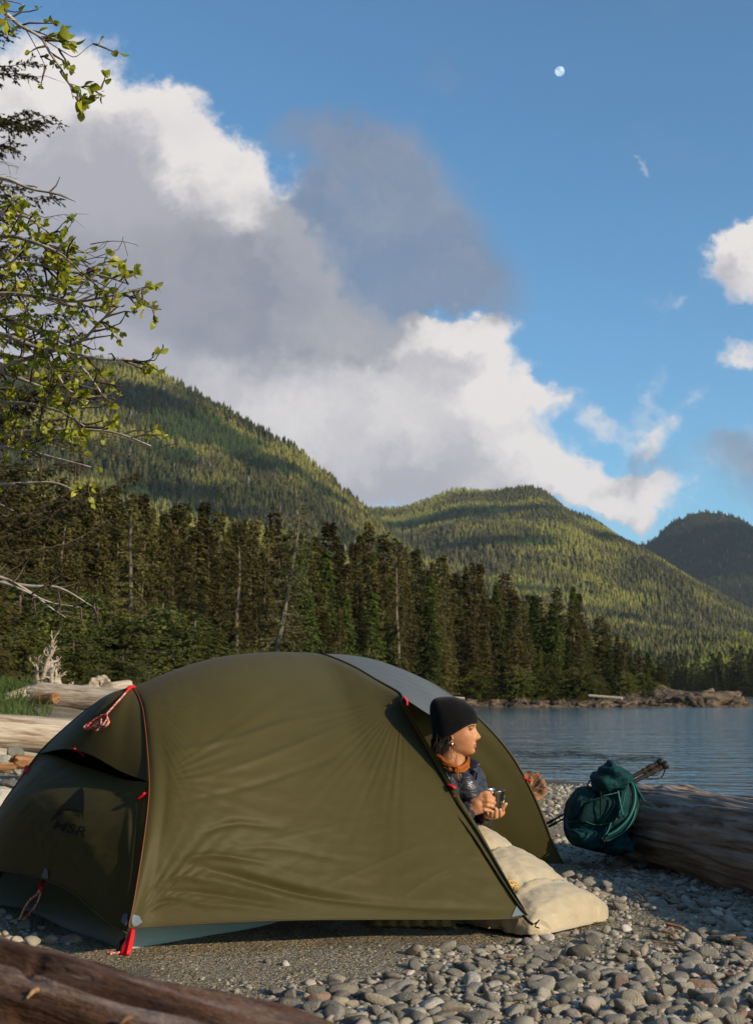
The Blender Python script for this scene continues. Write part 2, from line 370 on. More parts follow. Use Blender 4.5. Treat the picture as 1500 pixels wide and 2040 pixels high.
# ------------------------------------------------------------------ mountains
def treeproto(seed, n=7, levels=3):
    r = np.random.default_rng(seed); V = []; Fc = []; b = 0
    for k in range(levels):
        z0 = .05 + .78 * k / levels; z1 = min(1.0, z0 + .42); rr = .23 * (1 - z0) ** .8 + .02
        a = np.arange(n) * 2 * np.pi / n + r.uniform(0, 1); q = rr * r.uniform(.65, 1.25, n)
        for i in range(n): V.append((q[i] * math.cos(a[i]), q[i] * math.sin(a[i]), z0 + r.uniform(-.04, .04)))
        V.append((r.uniform(-.02, .02), r.uniform(-.02, .02), z1))
        for i in range(n): Fc.append((b + i, b + (i + 1) % n, b + n))
        b += n + 1
    return np.array(V), np.array(Fc)
def scatter(protos, pos, H, W, rs, name, m, label):
    Vs = []; Fs = []; at = []; b = 0
    for i, p in enumerate(pos):
        V, Fc = protos[i % len(protos)]; a = rs.uniform(0, 6.28); c, s = math.cos(a), math.sin(a)
        lean = rs.normal(0, .03, 2)
        x = V[:, 0] * W[i]; y = V[:, 1] * W[i]; z = V[:, 2] * H[i]
        Vs.append(np.stack([p[0] + c * x - s * y + lean[0] * z, p[1] + s * x + c * y + lean[1] * z, p[2] + z], 1)); Fs.append(Fc + b); b += len(V)
        at.append(np.full(len(V), rs.uniform(0, 1)))
    return tag(obj(name, np.concatenate(Vs), np.concatenate(Fs), m, smooth=False, attr={'tone': np.concatenate(at)}), label, 'forest', kind='stuff')
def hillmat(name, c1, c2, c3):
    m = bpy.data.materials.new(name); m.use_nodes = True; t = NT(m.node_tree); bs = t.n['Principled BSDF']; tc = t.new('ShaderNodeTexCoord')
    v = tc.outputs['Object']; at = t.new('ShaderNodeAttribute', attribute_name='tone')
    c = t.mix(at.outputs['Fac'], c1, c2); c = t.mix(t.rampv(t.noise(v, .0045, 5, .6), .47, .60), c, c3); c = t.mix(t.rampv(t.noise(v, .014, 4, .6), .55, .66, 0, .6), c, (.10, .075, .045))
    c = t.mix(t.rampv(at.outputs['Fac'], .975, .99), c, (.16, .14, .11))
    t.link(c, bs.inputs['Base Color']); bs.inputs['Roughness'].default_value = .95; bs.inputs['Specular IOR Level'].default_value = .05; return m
protos = [treeproto(s) for s in range(6)]
def mountain(ridge, Dr, Df, name, seed, mt, hm, sp, Ht, relief, label, ntree, foot_v=1372, steps=80):
    """ridge: pixel polyline at depth Dr; the slope runs down to depth Df near the shore, and behind the ridge down again"""
    n = 220; uu = np.linspace(ridge[0][0], ridge[-1][0], n); vv = np.interp(uu, [r[0] for r in ridge], [r[1] for r in ridge])
    k = np.ones(7) / 7; vv = np.convolve(np.pad(vv, 3, 'edge'), k, 'valid')
    rd = np.array([P(u, v + 14, Dr) for u, v in zip(uu, vv)]); tt = np.linspace(-.5, 1, steps)
    S = np.zeros((n, steps, 3)); zf = 2.0
    for j, q in enumerate(tt):
        if q >= 0:
            D = Dr + (Df - Dr) * q; x = rd[:, 0] * (1 - .35 * q * (1 - Df / Dr)); prof = (1 - q) ** 1.3
            S[:, j] = np.stack([x, np.full(n, D), zf + (rd[:, 2] - zf) * prof], 1)
        else:
            S[:, j] = np.stack([rd[:, 0], np.full(n, Dr - q * (Dr - Df) * 1.6), zf + (rd[:, 2] - zf) * (1 + 1.6 * q)], 1)
    p = S.copy(); p[..., 2] = 0
    nz_ = vnoise(p, 1 / 620., seed, 4, .5); g = 1 - np.abs(vnoise(p * np.array([1, .35, 1]), 1 / 420., seed + 9, 3, .5)) * 2
    env = np.clip(np.where(tt >= 0, np.minimum(tt * 1.8, 1) ** 1.3 * (1 - tt * .6), .6), 0, 1)[None]
    hh = (rd[:, 2] - zf)[:, None]
    S[..., 2] += relief * env * (nz_ * .8 + g * .55) * np.clip(hh / 400, .15, 1)
    S[..., 2] = np.maximum(S[..., 2], 1)
    o = tag(obj(name, S, gridfaces(n, steps), hm), kind='structure')
    # tree positions on the visible slope
    rs = np.random.default_rng(seed); pos = []
    A = rs.uniform(0, n - 1.001, ntree); B = rs.uniform(0, 1, ntree) ** 1.0
    jb = (steps - 1) * (1 / 3 - .012 + (2 / 3) * B); i0 = A.astype(int); j0 = np.minimum(jb.astype(int), steps - 2); fa = (A - i0)[:, None]; fb = (jb - j0)[:, None]
    pos = (S[i0, j0] * (1 - fa) * (1 - fb) + S[i0 + 1, j0] * fa * (1 - fb) + S[i0, j0 + 1] * (1 - fa) * fb + S[i0 + 1, j0 + 1] * fa * fb)
    H = Ht * rs.uniform(.45, 1.25, ntree); W = H * rs.uniform(.8, 1.25, ntree)
    scatter(protos, pos, H, W, rs, 'mountain_forest', mt, label)
hm = hillmat('hill_ground', (.022, .032, .012), (.05, .06, .02), (.04, .05, .015))
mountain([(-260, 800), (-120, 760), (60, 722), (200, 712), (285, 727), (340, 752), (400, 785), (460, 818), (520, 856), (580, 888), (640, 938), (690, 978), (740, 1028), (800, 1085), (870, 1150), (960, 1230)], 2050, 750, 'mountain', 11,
         hillmat('fir_slope_a', (.018, .025, .011), (.07, .07, .024), (.20, .185, .045)), hm, 9, 17, 55, 'dense conifer forest covering the steep left mountain', 42000)  # lightest slope colour paints sunlit patches onto the trees
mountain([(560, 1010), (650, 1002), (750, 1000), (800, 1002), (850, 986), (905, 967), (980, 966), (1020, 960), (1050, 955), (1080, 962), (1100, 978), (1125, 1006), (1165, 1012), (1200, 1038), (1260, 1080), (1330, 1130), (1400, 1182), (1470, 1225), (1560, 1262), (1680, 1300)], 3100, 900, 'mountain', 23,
         hillmat('fir_slope_b', (.034, .038, .017), (.12, .112, .045), (.22, .21, .05)), hm, 9, 13, 65, 'paler sunlit conifer forest on the middle mountain across the bay', 60000)  # sunlit patches are put into the lightest tree colour here too
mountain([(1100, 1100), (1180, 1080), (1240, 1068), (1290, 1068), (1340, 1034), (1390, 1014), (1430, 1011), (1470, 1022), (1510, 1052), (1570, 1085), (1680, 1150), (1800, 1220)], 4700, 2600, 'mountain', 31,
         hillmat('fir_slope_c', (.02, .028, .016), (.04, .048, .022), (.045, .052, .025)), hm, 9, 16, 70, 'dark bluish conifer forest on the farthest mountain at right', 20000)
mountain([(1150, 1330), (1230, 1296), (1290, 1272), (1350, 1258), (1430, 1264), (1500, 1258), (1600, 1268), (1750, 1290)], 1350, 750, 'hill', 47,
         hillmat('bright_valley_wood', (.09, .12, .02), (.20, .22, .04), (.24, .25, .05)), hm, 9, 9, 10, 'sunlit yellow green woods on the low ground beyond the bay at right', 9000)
# clouds between the sun and the slopes, out of the picture at right: they throw the cloud shadows
cm = mat('cloud_mass', (.8, .8, .82), (.7, .7, .72), 2, 1.0, 0)
def cloud(u, v, D, ru, rv, h, seed, label):
    c = P(u, v, D); L = (h - c[2]) / SUND[2]; c = c + SUND * L; s = D / F
    up = nrm(np.array([0, 0, 1]) - SUND * SUND[2]); sd = nrm(np.cross(up, SUND))
    V, Fc = ellipsoid((0, 0, 0), np.eye(3), (1, 1, 1), 72, 48); d = vnoise(V, 1.7, seed, 4, .55)
    V = V * (1 + .45 * d)[:, None]; V = V[:, 0:1] * sd * ru * s + V[:, 1:2] * SUND * ru * s * .5 + V[:, 2:3] * up * rv * s + c
    tag(obj('cloud', V, Fc, cm), label, 'cloud', kind='structure')
for (u, v, D, ru, rv, s_) in [(300, 800, 1900, 130, 62, 1), (420, 850, 1850, 130, 68, 2), (540, 915, 1850, 110, 52, 3), (390, 935, 1500, 130, 45, 4), (660, 985, 1900, 70, 32, 5), (180, 790, 1850, 150, 60, 9), (330, 900, 1700, 60, 50, 14), (470, 1000, 1500, 90, 26, 15)]:
    cloud(u, v, D, ru, rv, 1450, s_, 'cloud bank out over the bay shading the left mountain')
for (u, v, D, ru, rv, s_) in [(820, 1060, 2700, 130, 40, 6), (930, 1120, 2300, 110, 26, 7), (1290, 1228, 1700, 150, 22, 8), (1060, 1040, 2800, 90, 16, 10), (1010, 1200, 1900, 90, 22, 12), (1180, 1100, 2600, 80, 30, 16)]:
    cloud(u, v, D, ru, rv, 1500, s_, 'cloud out over the bay shading the middle mountain')
cloud(1440, 1110, 4300, 250, 110, 1900, 11, 'wide cloud out over the bay shading the farthest mountain')
# sea air
hb_ = bpy.data.materials.new('haze'); hb_.use_nodes = True; t = NT(hb_.node_tree); t.n.remove(t.n['Principled BSDF'])
pv_ = t.new('ShaderNodeVolumePrincipled'); pv_.inputs['Color'].default_value = (.74, .84, 1, 1); pv_.inputs['Density'].default_value = .000032; pv_.inputs['Anisotropy'].default_value = .0
t.link(pv_.outputs[0], t.n['Material Output'].inputs['Volume'])
hx, hy0, hy1, hz0, hz1 = 9500, -400, 9500, -9, 1150
V = [(x, y, z) for x in (-hx, hx) for y in (hy0, hy1) for z in (hz0, hz1)]
tag(obj('haze', V, [(0, 1, 3, 2), (4, 6, 7, 5), (0, 4, 5, 1), (2, 3, 7, 6), (0, 2, 6, 4), (1, 5, 7, 3)], hb_, smooth=False), kind='stuff')
# ------------------------------------------------------------------ tent
def fabric(name, col, col2, transl=.18, rough=.55, bs_=.35):
    m = bpy.data.materials.new(name); m.use_nodes = True; t = NT(m.node_tree); bs = t.n['Principled BSDF']; tc = t.new('ShaderNodeTexCoord'); v = tc.outputs['Object']
    c = t.mix(t.rampv(t.noise(v, 1.6, 4, .5), .3, .7), col, col2); t.link(c, bs.inputs['Base Color'])
    bs.inputs['Roughness'].default_value = rough; bs.inputs['Specular IOR Level'].default_value = .16; bs.inputs['Sheen Weight'].default_value = .03
    b = t.new('ShaderNodeBump'); b.inputs['Strength'].default_value = bs_; b.inputs['Distance'].default_value = .006
    mp = t.new('ShaderNodeMapping'); t.link(v, mp.inputs[0]); mp.inputs['Scale'].default_value = (1, 1, 2.2); mp.inputs['Rotation'].default_value = (.3, .5, .2)
    t.link(t.math('ADD', t.noise(mp.outputs[0], 7, 5, .55, dist=.6), t.math('MULTIPLY', t.noise(v, 45, 3, .5), .12)), b.inputs['Height']); t.link(b.outputs[0], bs.inputs['Normal'])
    tr = t.new('ShaderNodeBsdfTranslucent'); t.link(c, tr.inputs[0]); mx = t.new('ShaderNodeMixShader'); mx.inputs[0].default_value = transl
    t.link(bs.outputs[0], mx.inputs[1]); t.link(tr.outputs[0], mx.inputs[2]); t.link(mx.outputs[0], t.n['Material Output'].inputs[0]); return m
OLIVE = fabric('olive_ripstop', (.062, .051, .016), (.072, .060, .0195), .10)
GREYF = fabric('grey_ripstop', (.105, .115, .125), (.13, .14, .15), .2)
TUB = fabric('slate_floor_fabric', (.30, .37, .36), (.34, .42, .41), .02, .45)
RED = mat('red_webbing', (.62, .012, .018), rough=.5); DARK = mat('black_print', (.006, .006, .006), rough=.7)
PIPE = mat('orange_pole_piping', (.17, .05, .02), rough=.5); SEAM = mat('olive_seam_tape', (.05, .04, .017), rough=.6)
CORD = mat('red_reflective_cord', (.60, .03, .03), (.62, .42, .36), 120, rough=.6, contrast=(.47, .53), detail=1)
BLACKM = mat('black_mesh', (.004, .004, .004), rough=.9)
YEL = fabric('inner_mesh', (.16, .14, .05), (.18, .16, .06), .3)
A_ = P(256, 1848, 4.47); B_ = P(1047, 1827, 5.0); T1 = P(265, 1369, 5.3); P1 = P(802, 1391, 5.6); Rr = P(640, 1302, 6.15); T2 = P(854, 1357, 7.0)
Q_ = P(948, 1424, 6.95); Ft = G(1122, 1722, .0); A2 = G(-57, 1788, .02); F2 = np.array([-.25, 7.1, .02])
tent = thing('tent', 'olive green dome tent with grey roof panel pitched on the gravel beach', 'tent', (0, 5.9, 0))
NU, NV = 240, 190
seamA = [(256, 1848), (267, 1797), (287, 1673), (297, 1580), (295, 1513), (287, 1430), (279, 1395), (265, 1369)]
curA = np.vstack([catmull([P(u, v, d) for (u, v), d in zip(seamA, [4.47, 4.52, 4.62, 4.74, 4.86, 5.05, 5.17, 5.3])], NV)])
ridge1 = pc([(265, 1369), (350, 1334), (430, 1311), (500, 1302), (570, 1299), (640, 1302)], 5.3, 6.15, 150)
cross = pc([(640, 1302), (700, 1327), (752, 1357), (793, 1380), (802, 1391)], 6.15, 5.6, 90)
topS1 = catmull(np.vstack([ridge1[::12], cross[6::12], cross[-1:]]), NU)
door = pc([(802, 1391), (810, 1408), (845, 1468), (892, 1548), (943, 1637), (987, 1717), (1047, 1827)], 5.6, 5.0, NV)[::-1]
hem = pc([(256, 1848), (300, 1847), (450, 1838), (600, 1833), (750, 1832), (900, 1832), (1000, 1831), (1047, 1827)], 4.47, 5.0, NU)
S1 = coons(hem, topS1, curA, door)
n1 = gnormals(S1); si = np.linspace(0, 1, NU)[:, None]; ti = np.linspace(0, 1, NV)[None, :]
sg = 1 if n1[NU // 2, NV // 2, 1] < 0 else -1; n1 = n1 * sg
pin = np.clip(np.minimum(np.minimum(si, 1 - si), np.minimum(ti, 1 - ti)) * 14, 0, 1)[..., None]
bul = (np.sin(np.pi * np.clip(ti, 0, 1)) ** .8 * np.sin(np.pi * si ** .55) * (.125 - .06 * si))[..., None]
S1 = S1 + n1 * bul
# wrinkles: tension folds from the guyed corners, long creases at the lower hem
pu, pv = proj(S1); disp = np.zeros(S1.shape[:2])
def fan(cu, cv, a0, a1, nf, r0, amp, seed):
    global disp
    dx = pu - cu; dy = pv - cv; r = np.hypot(dx, dy) + 1e-6; th = np.degrees(np.arctan2(dy, dx)); k = (th - a0) / (a1 - a0)
    win = smooth01(-.02, .1, k) * smooth01(1.02, .9, k)
    ph = k * nf * 6.283 + 2.2 * vnoise(np.stack([k * nf * .45, r / 260, 0 * r], -1), 1, seed)
    disp += amp * win * np.sin(ph) * (.45 + .55 * vnoise(np.stack([k * nf * .8, r / 200, 0 * r + 3], -1), 1, seed + 2)) * smooth01(0, 18, r) * np.exp(-(r / r0) ** 1.4)
def crease(pts, wd, amp):
    global disp
    pts = catmull([(a, b, 0) for a, b in pts], 220)[:, :2]; best = np.full(pu.shape, 1e9); tt = np.zeros(pu.shape)
    for k, q in enumerate(pts):
        d = (pu - q[0]) ** 2 * .5 + (pv - q[1]) ** 2; mk = d < best; best[mk] = d[mk]; tt[mk] = k / 219
    disp += amp * np.exp(-best / wd ** 2) * np.sin(np.pi * np.clip(tt, .02, .98)) ** .7
fan(802, 1391, 80, 185, 17, 170, .0042, 1); fan(256, 1848, -88, -8, 13, 190, .006, 5); fan(1047, 1827, 180, 250, 12, 240, .004, 9)
fan(262, 1365, 18, 75, 13, 120, .006, 12); fan(297, 1560, -40, 45, 10, 360, .003, 15)
crease([(385, 1725), (470, 1745), (600, 1778), (740, 1800), (900, 1812), (1010, 1818)], 8, -.032)
crease([(330, 1738), (440, 1758), (600, 1798), (780, 1815), (930, 1822)], 9, .010)
for k, (a, b, c_) in enumerate([((330, 1775), (420, 1782), (560, 1806)), ((360, 1712), (430, 1706), (540, 1722)), ((290, 1820), (330, 1798), (400, 1806)), ((330, 1800), (450, 1806), (620, 1822)), ((400, 1660), (470, 1640), (560, 1650)),
        ((350, 1560), (500, 1520), (700, 1440)), ((360, 1600), (520, 1560), (690, 1500)), ((320, 1500), (440, 1480), (600, 1430)), ((420, 1690), (560, 1690), (700, 1720)), ((300, 1765), (360, 1745), (420, 1760))]):
    crease([a, b, c_], 6 if k > 3 else 5, (.013 if k < 5 else .006) * (1 if k % 2 else -1)); 
for ln in ([(345, 1711), (500, 1683), (640, 1652), (790, 1618)], [(640, 1768), (720, 1735), (850, 1677)], [(800, 1790), (850, 1755), (900, 1728)], [(535, 1650 + 72), (600, 1745), (640, 1768)], [(495, 1830), (560, 1800), (610, 1775)]):
    crease(ln, 2.2, .0022)
disp += .0018 * vnoise(np.stack([pu / 60, pv / 18, 0 * pu], -1), 1, 44, 3) * smooth01(1600, 1800, pv) + .0011 * vnoise(np.stack([(pu + pv * 1.6) / 40, (pv - pu * .5) / 15, 0 * pu], -1), 1, 48, 3)
S1 = S1 + n1 * disp[..., None] * pin
obj('door_panel', S1, gridfaces(NU, NV), OLIVE, tent)
# grey roof strip between the centre of the ridge, the crossbar end and the far hub
gtop = pc([(640, 1302), (700, 1306), (752, 1316), (810, 1337), (854, 1357)], 6.15, 7.0, 90)
gright = pc([(854, 1357), (876, 1371), (915, 1397), (948, 1424)], 7.0, 6.95, 60)[::-1]
glow_ = pc([(802, 1391), (820, 1401), (863, 1427), (905, 1432), (948, 1424)], 5.6, 6.95, 90)
S2 = coons(glow_, gtop, cross[::-1][np.linspace(0, 89, 60).astype(int)], gright); n2 = gnormals(S2)
if n2[40, 30, 2] < 0: n2 = -n2
s_, t_ = np.linspace(0, 1, 90)[:, None], np.linspace(0, 1, 60)[None]
S2 += n2 * (np.sin(np.pi * s_) * np.sin(np.pi * t_) * .03 + .002 * np.sin(t_ * 50 + s_ * 6) * np.sin(np.pi * s_) * np.sin(np.pi * t_))[..., None]
obj('roof_panel', S2, gridfaces(90, 60), GREYF, tent)
# far end wall, seen from inside through the open door
arch = pc([(854, 1357), (876, 1371), (915, 1397), (953, 1430), (1000, 1480), (1033, 1527), (1067, 1593), (1090, 1650), (1104, 1688), (1122, 1722)], 7.0, Ft[1], 100)[::-1]
farL = catmull([F2, F2 + [.0, .02, .45], [-.02, 7.03, .85], T2], 100)
S3 = coons(catmull([F2, (F2 + Ft) / 2 + [.03, .03, 0], Ft], 80), np.repeat(T2[None], 80, 0), farL, arch); n3 = gnormals(S3 + 1e-6)
if n3[40, 50, 1] < 0: n3 = -n3
s_, t_ = np.linspace(0, 1, 80)[:, None], np.linspace(0, 1, 100)[None]
S3 += n3 * (np.sin(np.pi * s_) * np.sin(np.pi * t_) * -.05 + (.004 * np.sin(s_ * 26 + t_ * 5 + 3 * vnoise(np.stack([s_ * 4 + 0 * t_, t_ * 3 + 0 * s_, 0 * s_ * t_], -1), 1, 3)) * np.sin(np.pi * s_) * np.sin(np.pi * np.clip(t_ * 1.02, 0, 1))))[..., None]
obj('end_wall', S3, gridfaces(80, 100), OLIVE, tent)
# back long side
seamL = [(-57, 1782), (-40, 1705), (0, 1612), (35, 1560), (80, 1498), (130, 1450), (180, 1409), (220, 1387), (265, 1369)]
curL = catmull([P(u, v, d) for (u, v), d in zip(seamL, [5.65, 5.68, 5.68, 5.66, 5.62, 5.56, 5.48, 5.4, 5.3])], NV)
ridge_all = catmull(np.vstack([ridge1[::20], gtop[8::12], gtop[-1:]]), 120)
backL = None
S4 = coons(catmull([curL[0], (A2 + F2) / 2, F2], 120), ridge_all, curL[np.linspace(0, NV - 1, 60).astype(int)], farL[np.linspace(0, 99, 60).astype(int)]); n4 = gnormals(S4)
if n4[60, 30, 1] < 0: n4 = -n4
s_, t_ = np.linspace(0, 1, 120)[:, None], np.linspace(0, 1, 60)[None]
S4 += n4 * (np.sin(np.pi * s_) ** 2 * np.sin(np.pi * t_) * .03 * smooth01(.1, .5, s_))[..., None]
obj('back_wall', S4, gridfaces(120, 60), OLIVE, tent)
# left end panel: hooded vent above, lower panel with printed mark
seamL = [(-57, 1782), (-40, 1705), (0, 1612), (35, 1560), (80, 1498), (130, 1450), (180, 1409), (220, 1387), (265, 1369)]
curL = catmull([P(u, v, d) for (u, v), d in zip(seamL, [5.65, 5.68, 5.68, 5.66, 5.62, 5.56, 5.48, 5.4, 5.3])], NV)
def cutc(cur, v):  # point on a curve at image row v
    pvv = proj(cur)[1]; k = int(np.argmin(np.abs(pvv - v))); return k
kL = cutc(curL, 1503); kR = cutc(curA, 1560)
def sub(c, a, b, n): c = c[a:b]; return catmull(c[np.linspace(0, len(c) - 1, 8).astype(int)], n)
lowtop = pc([tuple(float(x) for x in proj(curL[kL])), (110, 1506), (150, 1522), (200, 1537), (245, 1553), tuple(float(x) for x in proj(curA[kR]))], curL[kL][1], curA[kR][1], 110)
lowbot = pc([(-57, 1782), (-30, 1738), (0, 1735), (50, 1742), (100, 1757), (150, 1783), (200, 1828), (256, 1862)], 5.65, 4.46, 110)
lowbot[-1] = curA[0]; lowbot[0] = curL[0]
S5 = coons(lowbot, lowtop, sub(curL, 0, kL + 1, 120), sub(curA, 0, kR + 1, 120)); n5 = gnormals(S5)
if n5[50, 50, 1] > 0: n5 = -n5
s_, t_ = np.linspace(0, 1, 110)[:, None], np.linspace(0, 1, 120)[None]
pu, pv = proj(S5); disp = np.zeros(S5.shape[:2])
fan(256, 1862, 182, 278, 24, 230, .011, 21); fan(90, 1750, -100, -20, 7, 120, .002, 23); fan(297, 1565, 140, 230, 9, 120, .004, 27)
crease([(95, 1570), (170, 1660), (240, 1790)], 16, .004); crease([(50, 1640), (130, 1700), (215, 1800)], 10, -.003); crease([(70, 1590), (130, 1650), (200, 1760)], 6, .0025); crease([(30, 1600), (110, 1680), (200, 1790)], 6, .0025)
crease([(278, 1590), (272, 1700), (258, 1830)], 4, -.010); crease([(262, 1610), (262, 1720), (254, 1830)], 3, .007)
e5 = np.clip(np.minimum(np.minimum(s_, 1 - s_), np.minimum(t_, 1 - t_)) * 12, 0, 1)
S5 += n5 * ((np.sin(np.pi * s_) * np.sin(np.pi * t_) * .05) + disp * e5 + .0012 * vnoise(np.stack([(pu - pv) / 50, (pu + pv) / 16, 0 * pu], -1), 1, 61, 3) * e5)[..., None]
endp = obj('end_panel', S5, gridfaces(110, 120), OLIVE, tent)
# vent hood
hoodbot = pc([tuple(float(x) for x in proj(curL[kL])), (110, 1497), (150, 1494), (200, 1507), (250, 1538), tuple(float(x) for x in proj(curA[kR]))], curL[kL][1], curA[kR][1], 110)
s1 = np.linspace(0, 1, 110); hoodbot += (np.sin(np.pi * s1) ** 1.2)[:, None] * np.array([-.025, -.04, .004])
hoodtop = np.repeat(T1[None], 110, 0)
S6 = coons(hoodbot, hoodtop, sub(curL, kL, NV, 90), sub(curA, kR, NV, 90)); n6 = gnormals(S6 + 1e-7)
if n6[50, 20, 1] > 0: n6 = -n6
s_, t_ = np.linspace(0, 1, 110)[:, None], np.linspace(0, 1, 90)[None]
S6 += n6 * (np.sin(np.pi * s_) * np.sin(np.pi * t_) * .028 + .002 * np.sin(s_ * 30) * np.sin(np.pi * s_) * np.sin(np.pi * t_) ** 2)[..., None]
obj('vent_hood', S6, gridfaces(110, 90), OLIVE, tent)
vl = lowtop + np.array([.03, .05, -.03]); vt = pc([tuple(float(x) for x in proj(curL[kL])), (110, 1470), (150, 1462), (200, 1475), (250, 1510), tuple(float(x) for x in proj(curA[kR]))], curL[kL][1] + .04, curA[kR][1] + .04, 110) + np.array([.04, .06, .01])
obj('vent_mesh', np.stack([vl, vt], 1), gridfaces(110, 2), BLACKM, tent)
# seam piping and pole tubes
for c_ in (curA, curL): 
    V, Fc = tube(c_[::4] + n1[0, 0] * .004 + np.array([-.002, -.004, 0]), .0026, 8); obj('pole', V, Fc, PIPE if c_ is curA else SEAM, tent)
for c_ in (arch[::-1],): V, Fc = tube(c_[::3], .006, 8); obj('pole', V, Fc, SEAM, tent)
V, Fc = tube(cross[::3] + [0, -.004, .004], .0045, 6); obj('roof_seam', V, Fc, SEAM, tent)
V, Fc = tube(ridge_all[::3] - [0, 0, .008], .006, 6); obj('ridge_pole', V, Fc, SEAM, tent)
# storm flap with two zip lines along the door edge
fl = []; 
dd = S1[-1]; tang = np.gradient(dd, axis=0); tang /= np.linalg.norm(tang, axis=1)[:, None]; side = np.cross(tang, n1[-3]); 
if np.mean(side[:, 0]) > 0: side = -side
wdt = (.055 * np.sin(np.pi * np.linspace(.0, 1, NV)) ** .5)[:, None]
for k in range(9):
    q = k / 8; fl.append(dd + side * wdt * q + n1[-3] * (.010 + .006 * math.sin(q * 3.14 * 2.5)) + side * .002 * np.sin(np.linspace(0, 60, NV))[:, None] * q)
obj('storm_flap', np.stack(fl, 0), gridfaces(9, NV), OLIVE, tent)
for q in (.35, .95):
    V, Fc = tube((dd + side * wdt * q + n1[-3] * .016)[4:-4:4], .0028, 6); obj('zip', V, Fc, DARK if q < .5 else SEAM, tent)
V, Fc = tube(hem[::5] + [0, -.003, 0], .0035, 6); obj('hem_tape', V, Fc, SEAM, tent)
V, Fc = tube(lowbot[::4] + [0, -.003, 0], .0035, 6); obj('hem_tape', V, Fc, SEAM, tent)
# floor tub of the inner tent: low wall on the gravel
tubc = [G(247, 1896, .0), G(40, 1813, .0), A2 + [-.05, 0, -.02], (A2 + F2) / 2, F2 + [0, -.1, 0], Ft + [-.12, -.05, 0], (G(247, 1896, 0) * .5 + Ft * .5), G(562, 1840, .0), G(400, 1873, .0)]
base = []
for a, b_ in zip(tubc, tubc[1:] + tubc[:1]):
    for k in range(16): base.append(a + (b_ - a) * k / 16)
base = np.array(base); cen = base.mean(0); inn = nrm(cen * 1.0); out = base - cen; out /= np.linalg.norm(out, axis=1)[:, None]
rows = []
for k, (h, o_) in enumerate([(-.02, .01), (.0, .014), (.03, .004), (.08, -.03), (.13, -.05), (.19, -.07), (.24, -.10)]):
    wv = .008 * vnoise(base * 5 + k * .4, 1, 71, 2) * (1 if 0 < k < 6 else .3)
    rr = base + out * (o_ + wv)[:, None]; rr -= out * (.10 * smooth01(.0, .2, h) * (base[:, 0] < -.95))[:, None]; rr[:, 2] = h * np.where((base[:, 0] > -.1) | (base[:, 1] > 6.2), .3, 1) + gz(base[:, 0], base[:, 1]) * .5; rows.append(rr)
rows = np.array(rows); nb = len(base)
Fc = [(i * nb + j, i * nb + (j + 1) % nb, (i + 1) * nb + (j + 1) % nb, (i + 1) * nb + j) for i in range(len(rows) - 1) for j in range(nb)]
obj('floor_tub', rows.reshape(-1, 3), Fc, TUB, tent)
fl_ = base - out * .05; fl_[:, 2] = .02; obj('floor', np.vstack([fl_, [[*cen[:2], .03]]]), [(j, (j + 1) % nb, nb) for j in range(nb)], TUB, tent)
# surface lookup for things sewn or printed on the fly
def bvh(S): nu, nv = S.shape[:2]; return BVHTree.FromPolygons([tuple(v) for v in S.reshape(-1, 3)], [tuple(int(x) for x in f) for f in gridfaces(nu, nv)])
def onsurf(bv, u, v, off=.004, D=5.3):
    r = ray(u, v); d = Vector(r).normalized(); h = bv.ray_cast(Vector((0, 0, CH)), d)
    if h[0] is None: return P(u, v, D) - np.array(d) * off
    nn = np.array(h[1]); nn = -nn if np.dot(nn, r) > 0 else nn
    return np.array(h[0]) + nn * off
b1, b5, b6 = bvh(S1), bvh(S5), bvh(S6)
def decal(name, polys, bv, m, parent, off=.0035, cuts=3):
    bm = bmesh.new()
    for pl in polys:
        vs = [bm.verts.new((a, -b, 0)) for a, b in pl]; bm.faces.new(vs)
    bmesh.ops.triangulate(bm, faces=bm.faces[:]); bmesh.ops.subdivide_edges(bm, edges=bm.edges[:], cuts=cuts, use_grid_fill=True)
    V = [onsurf(bv, v.co.x, -v.co.y, off) for v in bm.verts]; bm.verts.index_update(); Fc = [[v.index for v in f.verts] for f in bm.faces]; bm.free()
    return obj(name, V, Fc, m, parent)
def textpolys(s, bold=.04, shear=.3):
    cu = bpy.data.curves.new('t', 'FONT'); cu.body = s; cu.offset = bold; cu.shear = shear; cu.resolution_u = 3; o = bpy.data.objects.new('t', cu); COL.objects.link(o)
    bpy.context.view_layer.update(); me = bpy.data.meshes.new_from_object(o.evaluated_get(bpy.context.evaluated_depsgraph_get()))
    V = np.array([v.co[:] for v in me.vertices]); Fc = [tuple(p.vertices) for p in me.polygons]; bpy.data.objects.remove(o); bpy.data.curves.remove(cu); bpy.data.meshes.remove(me)
    return V, Fc
def textdecal(name, s, o0, ex, ey, bv, m, parent, off=.004, bold=.035, shear=.25):
    """o0 pixel of baseline start, ex pixel vector of the whole width, ey pixel vector of cap height"""
    V, Fc = textpolys(s, .010, shear); x = (V[:, 0] - V[:, 0].min()) / np.ptp(V[:, 0]); y = (V[:, 1] - V[:, 1].min()) / np.ptp(V[:, 1])
    W = [onsurf(bv, o0[0] + ex[0] * a + ey[0] * b, o0[1] + ex[1] * a + ey[1] * b, off) for a, b in zip(x, y)]
    return obj(name, W, Fc, m, parent, smooth=False)
decal('printed_emblem', [[(164, 1569), (168, 1579), (168.5, 1600), (166.5, 1634), (163, 1624), (157, 1617), (147, 1613), (137, 1613)], [(164, 1569), (137, 1613), (125, 1620), (112, 1631), (99, 1642), (112, 1622), (126, 1607), (146, 1588)]], b5, DARK, endp)
textdecal('printed_lettering', 'MSR', (106, 1652), (64, 17), (3, -19), b5, DARK, endp)
